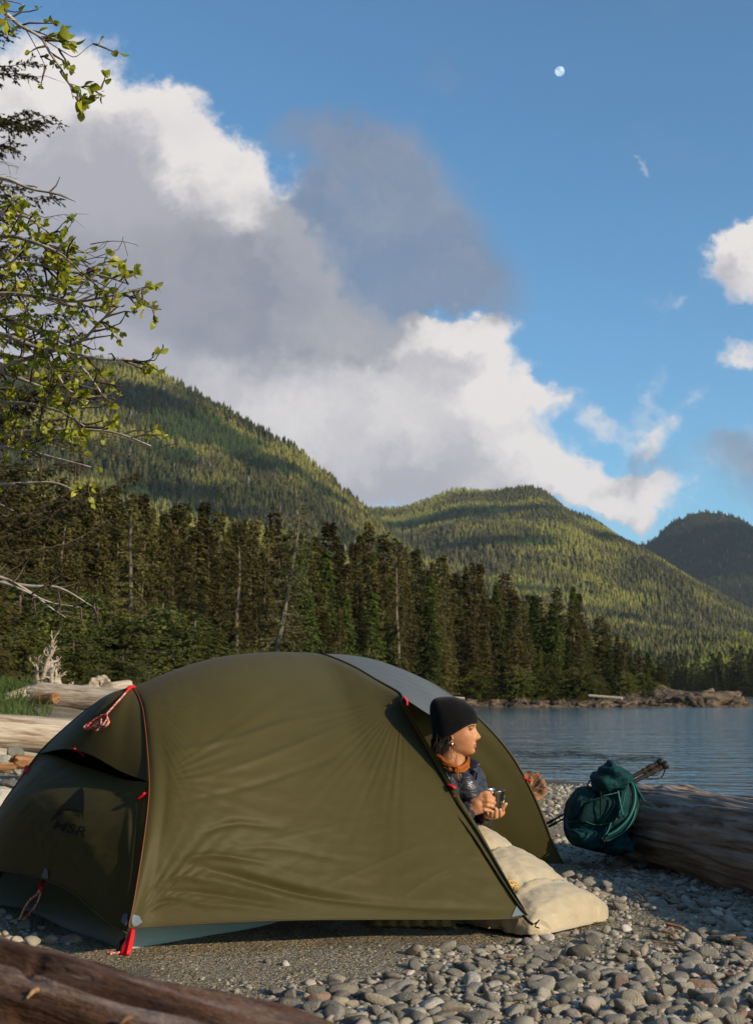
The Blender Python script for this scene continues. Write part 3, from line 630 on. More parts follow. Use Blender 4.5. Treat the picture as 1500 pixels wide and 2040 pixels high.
def strap(name, pts, wd, m, parent, th=.004, bv=None, off=.008):
    """flat webbing through pixel points on a surface"""
    W = catmull([onsurf(bv, u, v, off) if bv else P(u, v, d) for (u, v, *d_) in pts for d in [d_[0] if d_ else 5]], 10)
    V, Fc = tube(W, wd, 8, True, th / wd); return obj(name, V, Fc, m, parent)
strap('pull_tab', [(281, 1593), (287, 1588), (293, 1582)], .012, RED, tent, .005, b1 if False else b5)
strap('pull_tab', [(53, 1543), (56, 1535), (58, 1528)], .012, RED, tent, .004, b5)
strap('pull_tab', [(254, 1378), (260, 1373), (266, 1369)], .012, RED, tent, .008, b6)
V, Fc = tube(catmull([P(804, 1388, 5.57), P(810, 1396, 5.57), P(811, 1406, 5.57)], 8), .011, 8, True, .5); obj('pull_tab', V, Fc, RED, tent)
for (a, b_, c_) in (((894, 1564), (901, 1567), (907, 1571)), ((903, 1581), (906, 1585), (908, 1588))):
    V, Fc = tube(catmull([P(*a, 5.28), P(*b_, 5.26), P(*c_, 5.25)], 8), .011, 8, True, .45); obj('zip_pull', V, Fc, RED, tent)
V, Fc = tube(catmull([P(1043, 1550, 6.72), P(1050, 1554, 6.70), P(1058, 1556, 6.69)], 8), .012, 8, True, .5); obj('pull_tab', V, Fc, RED, tent)
strap('vent_prop', [(152, 1494), (160, 1500), (168, 1506)], .006, RED, tent, .004, b6, .01)
# red corner tensioner and stake loop
V, Fc = tube(catmull([P(264, 1852, 4.42), P(257, 1876, 4.38), P(248, 1903, 4.34)], 8), [.010, .012, .014, .016, .018, .020, .021, .018], 10, True, .45); obj('corner_tensioner', V, Fc, RED, tent)
V, Fc = tube(catmull([P(264, 1853, 4.40), P(259, 1876, 4.36), P(253, 1902, 4.32)], 8), .004, 6); obj('tensioner_rib', V, Fc, mat('bright_red_plastic', (.8, .02, .02), rough=.35), tent)
V, Fc = tube(catmull([P(250, 1872, 4.40), P(240, 1880, 4.4), P(236, 1893, 4.37), P(243, 1900, 4.36), P(250, 1888, 4.38)], 24), .008, 8); obj('buckle', V, Fc, BLACKM, tent)
V, Fc = tube(catmull([P(240, 1898, 4.35), P(228, 1900, 4.34), P(217, 1896, 4.35), P(213, 1899, 4.35), P(222, 1902, 4.33)], 24), .004, 6); obj('guy_cord', V, Fc, CORD, tent)
# grey corner patches
PATCH = mat('grey_reinforcement', (.13, .16, .20), rough=.55)
def mergesurf(*bs): 
    return bs[0]
decal('corner_patch', [[(256, 1849), (258, 1822), (276, 1826), (282, 1838), (272, 1845)]], b1, PATCH, tent, .004)
decal('corner_patch', [[(256, 1849), (243, 1838), (247, 1824), (256, 1821)]], b5, PATCH, tent, .005)
decal('corner_patch', [[(1045, 1824), (1018, 1829), (1030, 1801), (1034, 1806)]], b1, PATCH, tent, .005)
decal('corner_patch', [[(84, 1749), (98, 1753), (97, 1735), (92, 1729)]], b5, PATCH, tent, .005)
# guy lines
top = onsurf(b6, 262, 1372, .012); kn = onsurf(b6, 215, 1430, .016)
V, Fc = tube(catmull([top, onsurf(b6, 240, 1400, .014), kn], 20), .0042, 8); obj('guy_cord', V, Fc, CORD, tent)
rs = np.random.default_rng(3); mb = MB()
for k in range(5):
    e = rs.normal(0, 1.6, (5, 2)); pts = [(214, 1432), (200, 1440), (182, 1450), (180, 1457), (196, 1452), (212, 1440)]
    mb.add(*tube(catmull([onsurf(b6, a + rs.normal(0, 1.5), b_ + rs.normal(0, 1.5), .014 + .004 * k) for a, b_ in pts], 40), .0032, 6))
for k in range(4):
    pts = [(212, 1432), (220, 1434), (221, 1446), (214, 1452), (211, 1440)]
    mb.add(*tube(catmull([onsurf(b6, a + rs.normal(0, 1.3), b_ + rs.normal(0, 1.3), .016 + .005 * k) for a, b_ in pts], 40), .0032, 6))
mb.add(*tube(catmull([onsurf(b6, 210, 1450, .02), onsurf(b6, 203, 1457, .02), onsurf(b6, 197, 1461, .02)], 10), .005, 6))
mb.build('cord_coil', CORD, tent)
g0 = P(88, 1754, 5.12); V, Fc = tube(catmull([g0, P(85, 1762, 5.08), P(81, 1771, 5.05)], 8), .010, 8, True, .5); obj('hem_tab', V, Fc, RED, tent)
for pts in ([(81, 1768), (74, 1782), (58, 1795), (48, 1812), (38, 1834)], [(83, 1768), (78, 1790), (70, 1806), (56, 1824), (44, 1836)]):
    V, Fc = tube(catmull([P(a, b_, 5.06 + .01 * k) for k, (a, b_) in enumerate(pts)], 40), .0045, 6); obj('guy_loop', V, Fc, CORD, tent)
V, Fc = tube(catmull([P(1043, 1826, 4.99), P(1052, 1836, 4.96), P(1060, 1842, 4.93)], 12), .006, 8); obj('stake_loop', V, Fc, BLACKM, tent)
V, Fc = tube(catmull([P(1050, 1832, 4.95), P(1060, 1842, 4.92), P(1070, 1838, 4.91), P(1074, 1834, 4.9), P(1066, 1846, 4.9), P(1074, 1850, 4.88)], 30), .0028, 6); obj('guy_cord', V, Fc, mat('brown_cord', (.06, .04, .03), rough=.8), tent)
# tan mat showing under the hem
bb = thing('sleeping_mat', 'tan quilted mat edge poking out beneath the tent hem', 'mat', tuple(G(820, 1850)))
TAN = mat('tan_pad', (.20, .14, .055), (.24, .17, .07), 9, .75, .2)
c0, c1 = G(735, 1846, .0), G(905, 1846, .0); n_ = 60; rows = []
for j, (dy, h) in enumerate([(-.06, 0), (-.07, .02), (-.05, .045), (0, .055), (.3, .06), (.6, .06)]):
    q = np.linspace(0, 1, n_); pp = c0 + (c1 - c0) * q[:, None]; sc = np.abs(np.sin(q * 20)) * .012
    pp[:, 1] += dy - (sc if j < 3 else 0); pp[:, 2] = h - .3 * (q - .5) ** 2 * .3 * (1 if h > 0 else 0) + .01 - .004 * np.cos(q * 40); rows.append(pp)
rows = np.array(rows); obj('quilted_edge', rows, gridfaces(6, n_), TAN, bb)
# ------------------------------------------------------------------ shore rocks and the headland
ROCK = mat('shore_rock', (.08, .058, .04), (.20, .15, .10), 1.1, .9, .2, bump=1, bscale=2.2, bdist=.5, col3=(.045, .035, .025), scale3=1.7, c3=(.5, .62))
def boulder(seed, n=20):
    V, Fc = ellipsoid((0, 0, 0), np.eye(3), (1, 1, 1), n * 2, n); r = np.random.default_rng(seed)
    for k in range(7):
        d = nrm(r.normal(size=3)); c = r.uniform(.45, .8); q = V @ d; V = V - np.outer(np.maximum(q - c, 0) * .85, d)
    V = V * (1 + .42 * vnoise(V, 1.7, seed, 4))[:, None]; return V, Fc
bouls = [meshdata('boulder', *boulder(s, 16), ROCK) for s in range(6)]
def inst(name, me, loc, rot, sc, label=None, cat=None, group=None):
    o = bpy.data.objects.new(name, me); COL.objects.link(o); o.location = tuple(map(float, loc)); o.rotation_euler = rot; o.scale = sc
    return tag(o, label, cat, group)
rs = np.random.default_rng(5)
# headland outcrop: big rounded rocks along the point, low ledge in front
for k in range(230):
    q = rs.uniform(0, 1) ** .8; u = 860 + 610 * q; D = 146 + rs.uniform(0, 6) + 6 * q * rs.uniform(0, 1)
    big = smooth01(.72, .86, q) * smooth01(1.0, .93, q); h = .35 + .6 * rs.uniform() + .7 * big * rs.uniform(.2, 1)
    x = (u - 750) / F * D; wdh = h * rs.uniform(1.1, 2.3)
    inst('shore_rock', bouls[k % 6], (x, D, WZ + h * .1 + big * .4), (rs.uniform(-.2, .2), rs.uniform(-.2, .2), rs.uniform(0, 6)), (wdh, wdh * .7, h * 1.0),
         'brown weathered rock on the far rocky shoreline below the forest' if q < .7 else 'large tan rock of the bare point running out into the bay', 'rock', 'rocks along the far shore' if q < .7 else 'rocks of the bare point')
# continuous headland sheet of bare rock
n_, m_ = 160, 26; U_ = np.linspace(850, 1492, n_); Vv = []
for i, u in enumerate(U_):
    q = (u - 850) / 642; H = np.interp(u, [850, 900, 1150, 1260, 1310, 1350, 1400, 1430, 1470, 1492], [.3, .8, 1.1, 1.3, 1.9, 2.1, 1.5, .8, .25, -.3])
    for j in range(m_):
        s = j / (m_ - 1); D = 145.5 + 20 * s; x = (u - 750) / F * 147; z = WZ - .25 + (.45 * smooth01(0, .05, s) + (H) * smooth01(.08, .5, s) * (1 - .5 * smooth01(.7, 1, s)))
        Vv.append((x, D, z))
Vv = np.array(Vv); Vv[:, 2] += .7 * vnoise(Vv, .45, 4, 5, .6) * smooth01(WZ - .2, WZ + .8, Vv[:, 2]); Vv[:, 1] += .8 * vnoise(Vv, .25, 6, 3)
tag(obj('rocky_headland', Vv, gridfaces(n_, m_), ROCK), kind='structure')
# ------------------------------------------------------------------ conifers
BARK = mat('grey_bark', (.07, .052, .038), (.13, .10, .075), 5, .9, .1, stretch=(1, 1, .2), rnd=.25)
BARKP = mat('pale_bark', (.10, .08, .06), (.17, .145, .11), 5, .9, .1, stretch=(1, 1, .2))
def leafm(name, a, b, c3, rnd=.5, tr=.25):
    return mat(name, a, b, .9, .85, .12, transl=tr, rnd=rnd, contrast=(.4, .6), col3=c3, scale3=2.6, c3=(.58, .72), detail=3)
SPR = leafm('spruce_needles', (.058, .053, .016), (.12, .10, .03), (.18, .15, .055))
CED = leafm('cedar_sprays', (.042, .062, .012), (.085, .10, .020), (.06, .06, .016))
PALEN = leafm('lichen_needles', (.10, .10, .035), (.16, .15, .065), (.09, .07, .03), .2)
SHR = leafm('hemlock_shrub', (.062, .075, .014), (.12, .125, .026), (.18, .155, .06))
def conifer(seed, H=14, Rm=2.6, base=.08, droop=.25, whorl=.3, nb=6, step=.26, sz=.30, lean=0, gap=.25, top=.85, gnarl=.1):
    r = np.random.default_rng(seed); tr = []; TV = []; TF = []
    zz = np.linspace(0, 1, 14); wob = np.cumsum(r.normal(0, .05, (14, 2)), 0); wob -= wob[0]
    tp = np.stack([wob[:, 0] + lean * H * zz, wob[:, 1], zz * H], 1); trd = .016 * H * (1 - zz) ** .8 + .02
    V, Fc = tube(tp, trd, 8); mb = MB(); mb.add(V, Fc)
    def tpos(z): return np.array([np.interp(z, tp[:, 2], tp[:, 0]), np.interp(z, tp[:, 2], tp[:, 1]), z])
    z = base * H; C = []; 
    while z < H * .985:
        k = z / H; env = ((1 - k) ** top) * (.55 + .45 * min(1, k / .25)) * Rm
        for b in range(nb):
            if r.uniform() < gap: continue
            a = r.uniform(0, 6.283); L = env * r.uniform(.45, 1.15) + .12; up = r.uniform(-.1, .25) - droop * (1 - k)
            c0 = tpos(z + r.uniform(-.1, .1)); d = np.array([math.cos(a), math.sin(a), 0]); n = max(2, int(L / step)); pts = []
            for i in range(n + 1):
                s = i / n * L; pts.append(c0 + d * s + np.array([0, 0, up * s - droop * .5 * s * s / (L + .2) + .12 * droop * s ** 3 / (L * L + .2)]) + r.normal(0, gnarl * .1, 3) * (i > 0))
            pts = np.array(pts)
            if L > .7 and r.uniform() < .6:
                mb.add(*tube(pts[:: max(1, n // 3)] if n > 3 else pts, np.linspace(.012 + .006 * L, .006, len(pts[:: max(1, n // 3)] if n > 3 else pts)), 4, False))
            for i in range(1, n + 1):
                ps = pts[i]; w_ = (1.1 - .5 * i / n)
                for q in range(3):
                    ang = a + r.choice([-1, 1]) * r.uniform(.3, 1.1) * (q > 0) + r.normal(0, .2); le = sz * w_ * r.uniform(.7, 1.5)
                    dd = np.array([math.cos(ang), math.sin(ang), r.uniform(-.75, .1) - droop * .6]); C.append((ps + r.normal(0, .05, 3), nrm(dd), le, r.uniform(-.9, .9)))
        z += whorl * r.uniform(.7, 1.3) * (1 - .5 * k)
    P0 = np.array([c[0] for c in C]); Dd = np.array([c[1] for c in C]); Le = np.array([c[2] for c in C])[:, None]; tw = np.array([c[3] for c in C])[:, None]
    sd = np.cross(Dd, [0, 0, 1]); sd /= np.linalg.norm(sd, axis=1)[:, None] + 1e-9; un = np.cross(sd, Dd); sd = sd * np.cos(tw) + un * np.sin(tw)
    nC = len(C); Vf = np.stack([P0 - sd * Le * .06, P0 + Dd * Le * .45 - sd * Le * .26 - [0, 0, .03], P0 + Dd * Le * 1.05, P0 + Dd * Le * .5 + sd * Le * .26 - [0, 0, .03]], 1).reshape(-1, 3)
    Ff = np.arange(nC * 4).reshape(nC, 4); return mb.out(), (Vf, Ff)
def protoset(specs, bark, leaf, kw): 
    out = []
    for s in specs:
        (tv, tf), (fv, ff) = conifer(s, **kw); out.append((meshdata('trunk', tv, tf, bark), meshdata('crown', fv, ff, leaf, False)))
    return out
K_SPR = protoset([1, 2, 3, 4], BARK, SPR, dict(H=14, Rm=2.9, base=.03, droop=.28, gap=.2, sz=.38, nb=8, top=1.0))
K_BIG = protoset([5, 6, 7], BARK, SPR, dict(H=14, Rm=3.2, base=.12, droop=.14, gap=.35, top=.75, sz=.38, nb=8))
K_CED = protoset([8, 9, 10], BARK, CED, dict(H=14, Rm=2.7, base=.02, droop=.55, gap=.1, sz=.42, nb=9, whorl=.32, top=1.0))
K_PALE = protoset([11], BARKP, PALEN, dict(H=14, Rm=3.0, base=.10, droop=.15, gap=.42, lean=.17, nb=6, sz=.26, gnarl=.6, top=.6))
K_THIN = protoset([12, 13], BARKP, SPR, dict(H=14, Rm=1.9, base=.08, droop=.25, gap=.35, sz=.34, nb=6))
K_SHR = protoset([14, 15, 16], BARKP, SHR, dict(H=5, Rm=3.4, base=.02, droop=.12, gap=.2, sz=.26, nb=13, whorl=.3, step=.24, top=.6, gnarl=.8))
K_DRK = protoset([17, 18], BARK, leafm('dark_fir', (.028, .036, .012), (.045, .052, .018), (.06, .06, .02)), dict(H=14, Rm=2.8, base=.05, droop=.3, gap=.15, nb=8))  # darkest needle colour, for the firs on the distant shore
def puttree(kind, u, D, vtop, label, group, name='conifer_tree', ks=None, wid=1.0, vbase=None, parts=True):
    x = (u - 750) / F * D; zb = gz1(x, D); ztop = CH + (1385 - vtop) / F * D; h = max(1.0, ztop - zb)
    tm, cm_ = kind[rs.integers(len(kind))]; H0 = 5.0 if kind is K_SHR else 14.0
    s = h / H0; e = thing(name, label, 'tree' if kind is not K_SHR else 'shrub', (x, D, zb - .1), group); e.rotation_euler = (0, 0, rs.uniform(0, 6.28) if kind is not K_PALE else 0)
    sw = s * wid; e.scale = (sw, sw, s)
    for nm, me in (('trunk', tm), ('crown', cm_)):
        o = bpy.data.objects.new(nm, me); COL.objects.link(o); o.parent = e
    return e
SK_U = [-60, 0, 60, 130, 200, 260, 300, 350, 400, 450, 480, 540, 570, 600, 640, 700, 740, 800, 870, 930, 1000, 1060, 1090, 1140, 1170, 1200, 1250, 1290, 1320, 1345]
SK_V = [880, 900, 930, 945, 960, 985, 985, 1000, 995, 1035, 1010, 1020, 1020, 1045, 1040, 1040, 1050, 1068, 1080, 1098, 1108, 1125, 1140, 1150, 1185, 1205, 1235, 1270, 1300, 1340]
def depth(u): return np.interp(u, [-60, 300, 600, 850, 900, 1150, 1345], [72, 82, 98, 128, 150, 152, 156])
# back row reaches the skyline, two more rows in front step down
for row, (n_, dd, fr, jit) in enumerate([(74, 16, 1.02, 62), (62, 9, .88, 45), (54, 3, .64, 60)]):
    for k in range(n_):
        u = -60 + (1400) * (k + rs.uniform(-.35, .35)) / n_; vt = np.interp(u, SK_U, SK_V)
        edge = smooth01(1345, 1200, u); D = depth(u) + dd * (.3 + .7 * edge); vt = 1385 - (1385 - vt - 26 * smooth01(720, 900, u)) * fr + rs.uniform(-.15, 1) ** 1 * jit * (.35 + .65 * edge) * (1 if row else .8)
        if u > 1300 and row == 2: continue
        r_ = rs.uniform()
        if u < 560: kind, lb, gp = (K_SPR if r_ < .6 else K_BIG if r_ < .85 else K_THIN), 'brown tinged spruce in the tall stand behind the left half of the tent', 'spruces behind the left half of the tent'
        elif u < 900: kind, lb, gp = (K_CED if r_ < .45 and row else K_SPR if r_ < .8 else K_BIG), 'dark green conifer in the forest above the right half of the tent', 'conifers above the right half of the tent'
        else: kind, lb, gp = (K_CED if r_ < .3 else K_SPR if r_ < .6 else K_BIG if u < 1150 or r_ < .8 else K_THIN), 'dark conifer on the forested point across the water', 'conifers of the forested point'
        puttree(kind, u, D, vt, lb, gp, wid=rs.uniform(.8, 1.35) * (1.25 if u > 1180 else 1))
# named individuals
puttree(K_PALE, 528, 84, 1000, 'pale leaning lichen hung spruce standing out above the tent roof', None, 'leaning_spruce', wid=.95)
puttree(K_THIN, 262, 76, 975, 'tall thin spruce with bare pale trunk above the left tent hub', None, 'thin_spruce', wid=1.1)
puttree(K_THIN, 472, 84, 1040, 'slim spruce with pale trunk left of the leaning spruce', None, 'slim_spruce', wid=1.1)
puttree(K_THIN, 792, 112, 1065, 'bare topped spruce with pale stem above the roof panel', None, 'bare_topped_spruce', wid=.8)
puttree(K_CED, 848, 118, 1195, 'bright green cone shaped cedar low above the grey roof panel', None, 'cedar_tree', wid=1.25)
puttree(K_CED, 790, 112, 1255, 'short green cedar just left of the cone shaped cedar', None, 'young_cedar', wid=1.35)
# low bushes along the beach edge at left
for k, (u, D, vt, wd) in enumerate([(-40, 46, 1120, 1.2), (40, 50, 1150, 1.3), (120, 48, 1190, 1.2), (190, 54, 1180, 1.3), (260, 52, 1225, 1.3), (330, 58, 1200, 1.2), (400, 56, 1235, 1.3), (150, 42, 1260, 1.4), (60, 40, 1240, 1.2), (250, 44, 1290, 1.5), (-30, 38, 1260, 1.2), (350, 48, 1290, 1.5), (440, 60, 1290, 1.3),
        (510, 72, 1290, 1.1), (590, 78, 1300, 1.1), (670, 90, 1290, 1.1), (740, 100, 1290, 1.1), (0, 34, 1320, 1.2), (110, 36, 1325, 1.2), (200, 38, 1330, 1.4), (300, 42, 1335, 1.5)]):
    puttree(K_SHR, u, D, vt, 'bushy green hemlock sapling at the upper edge of the beach' if u < 460 else 'low green sapling at the foot of the forest above the tent ridge', 'saplings along the beach edge' if u < 460 else 'saplings at the foot of the forest', 'sapling_shrub', wid=wd)
for k in range(16):
    u = 880 + 450 * (k + rs.uniform(-.3, .3)) / 16; puttree(K_SHR, u, 151 + rs.uniform(0, 2) + 3 * (u > 1200), rs.uniform(1325, 1360), 'low scrubby bush on the rocks at the edge of the point', 'scrub along the point', 'shore_shrub', wid=1.2)
# far shore
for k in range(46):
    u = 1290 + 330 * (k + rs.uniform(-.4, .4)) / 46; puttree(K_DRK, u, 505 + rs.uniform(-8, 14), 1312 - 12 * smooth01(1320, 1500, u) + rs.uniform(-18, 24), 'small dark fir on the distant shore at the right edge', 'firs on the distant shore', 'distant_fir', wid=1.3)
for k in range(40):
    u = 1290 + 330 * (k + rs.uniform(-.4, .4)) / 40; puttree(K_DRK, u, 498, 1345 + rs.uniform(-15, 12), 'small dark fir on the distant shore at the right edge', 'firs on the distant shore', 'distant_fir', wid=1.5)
# ------------------------------------------------------------------ driftwood
def woodmat(name, a, b, c3, rnd=0, rough=.85, bump=1.0, bd=.012, sx=.10, scale=22, spec=.15):
    return mat(name, a, b, scale, rough, spec, bump=bump, bscale=scale * 1.6, bdist=bd, stretch=(sx, 1, 1), col3=c3, scale3=scale * .7, c3=(.52, .68), rnd=rnd)
WGREY = woodmat('silvered_wood', (.25, .18, .14), (.42, .33, .265), (.13, .08, .05))
WPALE = woodmat('bleached_wood', (.34, .27, .20), (.52, .45, .38), (.22, .15, .10))
WRED = woodmat('red_brown_bark', (.055, .026, .014), (.17, .085, .045), (.30, .22, .18), bump=1, bd=.04, sx=.16, scale=17, spec=.3, rough=.6)
WORA = woodmat('orange_broken_wood', (.22, .10, .045), (.36, .20, .10), (.10, .04, .02))
WCHIP = woodmat('bark_chip', (.20, .10, .05), (.36, .22, .12), (.10, .05, .03), rnd=.4)
def logshape(L, r0, r1, nx=160, na=96, seed=0, groove=.03, knots=3, bend=.03, lump=.05, rough_end=.3, fiber=1.0):
    """log along local +x, radius r0 -> r1"""
    r = np.random.default_rng(seed); X = np.linspace(0, L, nx); A = np.linspace(0, 2 * np.pi, na, endpoint=False); xx, aa = np.meshgrid(X, A, indexing='ij')
    q = np.stack([xx * .8, np.cos(aa) * 1.2, np.sin(aa) * 1.2], -1); rad = r0 + (r1 - r0) * xx / L
    tw = aa + .25 * xx / L
    f = np.stack([xx * 1.6, np.cos(tw) * 9, np.sin(tw) * 9], -1); f2 = np.stack([xx * 3.5, np.cos(tw) * 26, np.sin(tw) * 26], -1)
    k = 1 + lump * vnoise(q, 1 / .5, seed, 3) + fiber * .018 * vnoise(f, 1, seed + 3, 3) + fiber * .010 * vnoise(f2, 1, seed + 5, 2)
    cr = vnoise(np.stack([xx * 1.1, np.cos(tw) * 4, np.sin(tw) * 4], -1), 1, seed + 8, 2); k -= groove * np.exp(-(cr / .05) ** 2)
    for i in range(knots):
        kx, ka = r.uniform(.1, .9) * L, r.uniform(0, 6.28); d = ((xx - kx) / (.35 * r0)) ** 2 + (np.angle(np.exp(1j * (aa - ka))) / .3) ** 2
        k += .12 * np.exp(-d) - .16 * np.exp(-d * 5)
    rad = rad * k; en = np.minimum(xx, L - xx) / (r0 * .5); rad *= np.clip(.82 + .18 * np.minimum(1, en) ** .5, .5, 1)
    ex = rough_end * r0 * vnoise(np.stack([np.cos(aa) * 3, np.sin(aa) * 3, 0 * aa + (xx > L / 2)], -1), 1, seed + 20, 2) * (smooth01(r0, 0, np.minimum(xx, L - xx)))
    by = bend * L * np.sin(np.pi * xx / L); V = np.stack([xx + ex, rad * np.cos(aa) + by, rad * np.sin(aa)], -1)
    Fq = gridfaces(nx, na); last = []
    Fc = [tuple(int(x) for x in f) for f in Fq] + [(i * na + na - 1, (i + 1) * na + na - 1, (i + 1) * na, i * na) for i in range(nx - 1)]
    V = V.reshape(-1, 3); n0 = len(V); V = list(map(tuple, V))
    for e, row in ((0, 0), (1, nx - 1)):
        rp = r0 if not e else r1; c = [0.0 if not e else L, by[row, 0], 0]; ring = [row * na + j for j in range(na)]; prev = ring
        for s in (.75, .4, .12):
            cur = []
            for j in range(na):
                a = A[j]; dx = (.10 * rp) * r.normal() * s + (-1 if e else 1) * .10 * rp * (1 - s); b = V[row * na + j]
                cur.append(len(V)); V.append((b[0] * s + c[0] * (1 - s) + dx, c[1] + (b[1] - c[1]) * s, c[2] + (b[2] - c[2]) * s))
            for j in range(na):
                f = (prev[j], prev[(j + 1) % na], cur[(j + 1) % na], cur[j]); Fc.append(f if not e else f[::-1])
            prev = cur
        Fc.append(tuple(prev) if not e else tuple(prev[::-1]))
    return np.array(V), Fc
def place(o, a, b):
    a = Vector(a); b = Vector(b); d = (b - a).normalized(); o.location = a; o.rotation_euler = d.to_track_quat('X', 'Z').to_euler(); return o
def log(name, a, b, r0, r1, m, label, seed, cat='log', group=None, **k):
    a = np.asarray(a, float); b = np.asarray(b, float); V, Fc = logshape(float(np.linalg.norm(b - a)), r0, r1, seed=seed, **k)
    o = bpy.data.objects.new(name, meshdata(name, V, Fc, m)); COL.objects.link(o); place(o, a, b); return tag(o, label, cat, group)
# big log at right, leading towards the camera
log('driftwood_log', (1.57, 7.75, .165), (2.33, 4.3, .18), .235, .31, WGREY, 'large silvery grey driftwood log beside the teal backpack', 3, nx=520, na=220, groove=.05, knots=5, lump=.07, fiber=1.5, bend=.012)
# foreground log
fa, fb = np.array([-1.75, 2.71, .37]), np.array([.60, 1.34, .15])
log('bark_log', fa, fb, .30, .26, WRED, 'blurred red brown bark covered log across the bottom left corner', 8, nx=420, na=260, groove=.03, knots=4, lump=.05, fiber=3.4, bend=-.01)
sp_ = thing('wood_splinters', 'pale splinter of wood stuck on top of the red brown log', 'splinter', P(118, 1925, 1.98), None)
for k, (a, b_, c_) in enumerate([((128, 1913), (113, 1930), (97, 1942)), ((80, 1972), (70, 1982), (54, 1990)), ((265, 2030), (255, 2037), (240, 2042))]):
    e = P(*a, 2.0 - .12 * k) ; f = P(*c_, 1.95 - .12 * k); V, Fc = tube(catmull([e, (e + f) / 2 + [0, 0, .004], f], 8), [.0015, .003, .004, .004, .004, .003, .002, .001], 6); obj('splinter', V, Fc, WCHIP, sp_)
# left beach logs
def GP(u, v, D): return P(u, v, D)
log('driftwood_log', GP(-330, 1436, 15.8), GP(330, 1480, 17.2), .245, .225, WPALE, 'broad pale bleached log lying behind the left end of the tent', 21, nx=200, groove=.02, lump=.03, bend=0)
log('driftwood_log', GP(-260, 1466, 13.2), GP(260, 1545, 13.6), .085, .075, WPALE, 'thin bleached log just below the broad pale log', 22, nx=160, bend=.01)
log('driftwood_log', GP(-70, 1532, 10.6), GP(30, 1527, 10.9), .036, .034, WORA, 'short tan stick of driftwood at the left edge above the boulders', 23, nx=60, na=40, bend=0)
log('driftwood_log', GP(26, 1517, 10.9), GP(130, 1527, 11.4), .060, .065, WORA, 'short tan broken log end beside the tent edge', 24, nx=80, na=60, bend=0)
log('driftwood_log', GP(-8, 1402, 25.5), GP(118, 1366, 26.5), .13, .22, WPALE, 'bleached trunk leaning left out of the grass with tangled roots at its end', 25, nx=100)
log('driftwood_log', GP(70, 1385, 25.2), GP(290, 1398, 24.4), .27, .20, WPALE, 'thick bleached trunk lying right of the tangled roots', 26, nx=120)
log('driftwood_log', GP(118, 1388, 26.5), GP(260, 1372, 27.5), .17, .2, WPALE, 'bleached log lying behind the thick bleached trunk', 27, nx=100)
log('driftwood_log', GP(72, 1393, 24.6), GP(112, 1392, 24.3), .11, .12, WORA, 'short orange broken log under the leaning bleached trunk', 28, nx=60, na=50)
# tangle of bleached roots
rt = thing('root_tangle', 'pale tangle of bare driftwood roots rising above the bleached trunk', 'driftwood', GP(98, 1362, 26))
def branch(mb, p, d, L, r, rr, depth, seg=6, curl=.5, nsub=3, minr=.004):
    pts = [np.array(p, float)]; d = nrm(d); n = 9
    for i in range(n): d = nrm(d + rr.normal(0, curl * .28, 3)); pts.append(pts[-1] + d * L / n)
    rad = np.linspace(r, max(minr, r * .35), n + 1); mb.add(*tube(np.array(pts), rad, seg))
    if depth > 0:
        for k in range(nsub):
            i = rr.integers(2, n); b = nrm(pts[i] - pts[i - 1]); sd = nrm(np.cross(b, rr.normal(size=3)))
            branch(mb, pts[i], nrm(b * rr.uniform(.4, 1) + sd * rr.uniform(.4, 1)), L * rr.uniform(.35, .6), rad[i] * .65, rr, depth - 1, max(4, seg - 1), curl, nsub, minr)
rr = np.random.default_rng(12)
for k, (a, b_) in enumerate([((82, 1360), (84, 1292)), ((98, 1362), (83, 1296)), ((104, 1362), (108, 1330)), ((78, 1362), (60, 1320)), ((112, 1365), (140, 1382)), ((108, 1362), (124, 1345)), ((92, 1358), (112, 1302)), ((118, 1368), (142, 1378))]):
    mb = MB(); p0, p1 = GP(*a, 26), GP(*b_, 26 + rr.uniform(-.4, .4)); d = p1 - p0; branch(mb, p0, d, np.linalg.norm(d) * 1.15, .058, rr, 2, 6, .6, 3, .009); mb.build('root', WPALE, rt)
# second root wad: a broken stump end with jagged rim
def rootwad(name, c, rad, m, label, seed, dirn=(0, -1, .15)):
    ax = nrm(dirn); sx = nrm(np.cross(ax, [0, 0, 1])); up = np.cross(sx, ax); n, q = 72, 14; V = []
    aa = np.linspace(0, 2 * np.pi, n, endpoint=False)
    sp = 1 + .16 * np.abs(vnoise(np.stack([np.cos(aa) * 3, np.sin(aa) * 3, 0 * aa], 1), 1.6, seed, 2))
    for k in range(q):
        s = k / (q - 1)
        if s < .6: rr_ = rad * (.7 + .4 * s / .6) * (1 + (sp - 1) * s / .6); x = rad * (-.9 + 1.2 * s / .6)
        else: e = (s - .6) / .4; rr_ = rad * 1.1 * sp * (1 - e); x = rad * (.3 - .35 * e)
        nn = 1 + .12 * vnoise(np.stack([np.cos(aa) * 4, np.sin(aa) * 4, 0 * aa + s * 5], 1), 1.5, seed + 3, 3)
        for i, a in enumerate(aa): V.append(c + ax * (x + rad * .25 * (sp[i] - 1) + rad * .12 * vnoise(np.array([[a * 3, s * 7, 0]]), 1, seed)[0]) + (sx * math.cos(a) + up * math.sin(a)) * (rr_ * nn[i] if np.ndim(rr_) == 0 else rr_[i] * nn[i]))
    Fc = [(k * n + i, k * n + (i + 1) % n, (k + 1) * n + (i + 1) % n, (k + 1) * n + i) for k in range(q - 1) for i in range(n)] + [tuple(range(n))]
    return tag(obj(name, np.array(V), Fc, m, smooth=True), label, 'driftwood')
rootwad('root_stump', GP(200, 1372, 26), .24, WPALE, 'pale ragged root stump just above the left shoulder of the tent', 4)
rootwad('root_stump', GP(1056, 1572, 9.6), .115, WORA, 'orange brown broken stump behind the right edge of the tent', 6, (-.3, -1, .5))
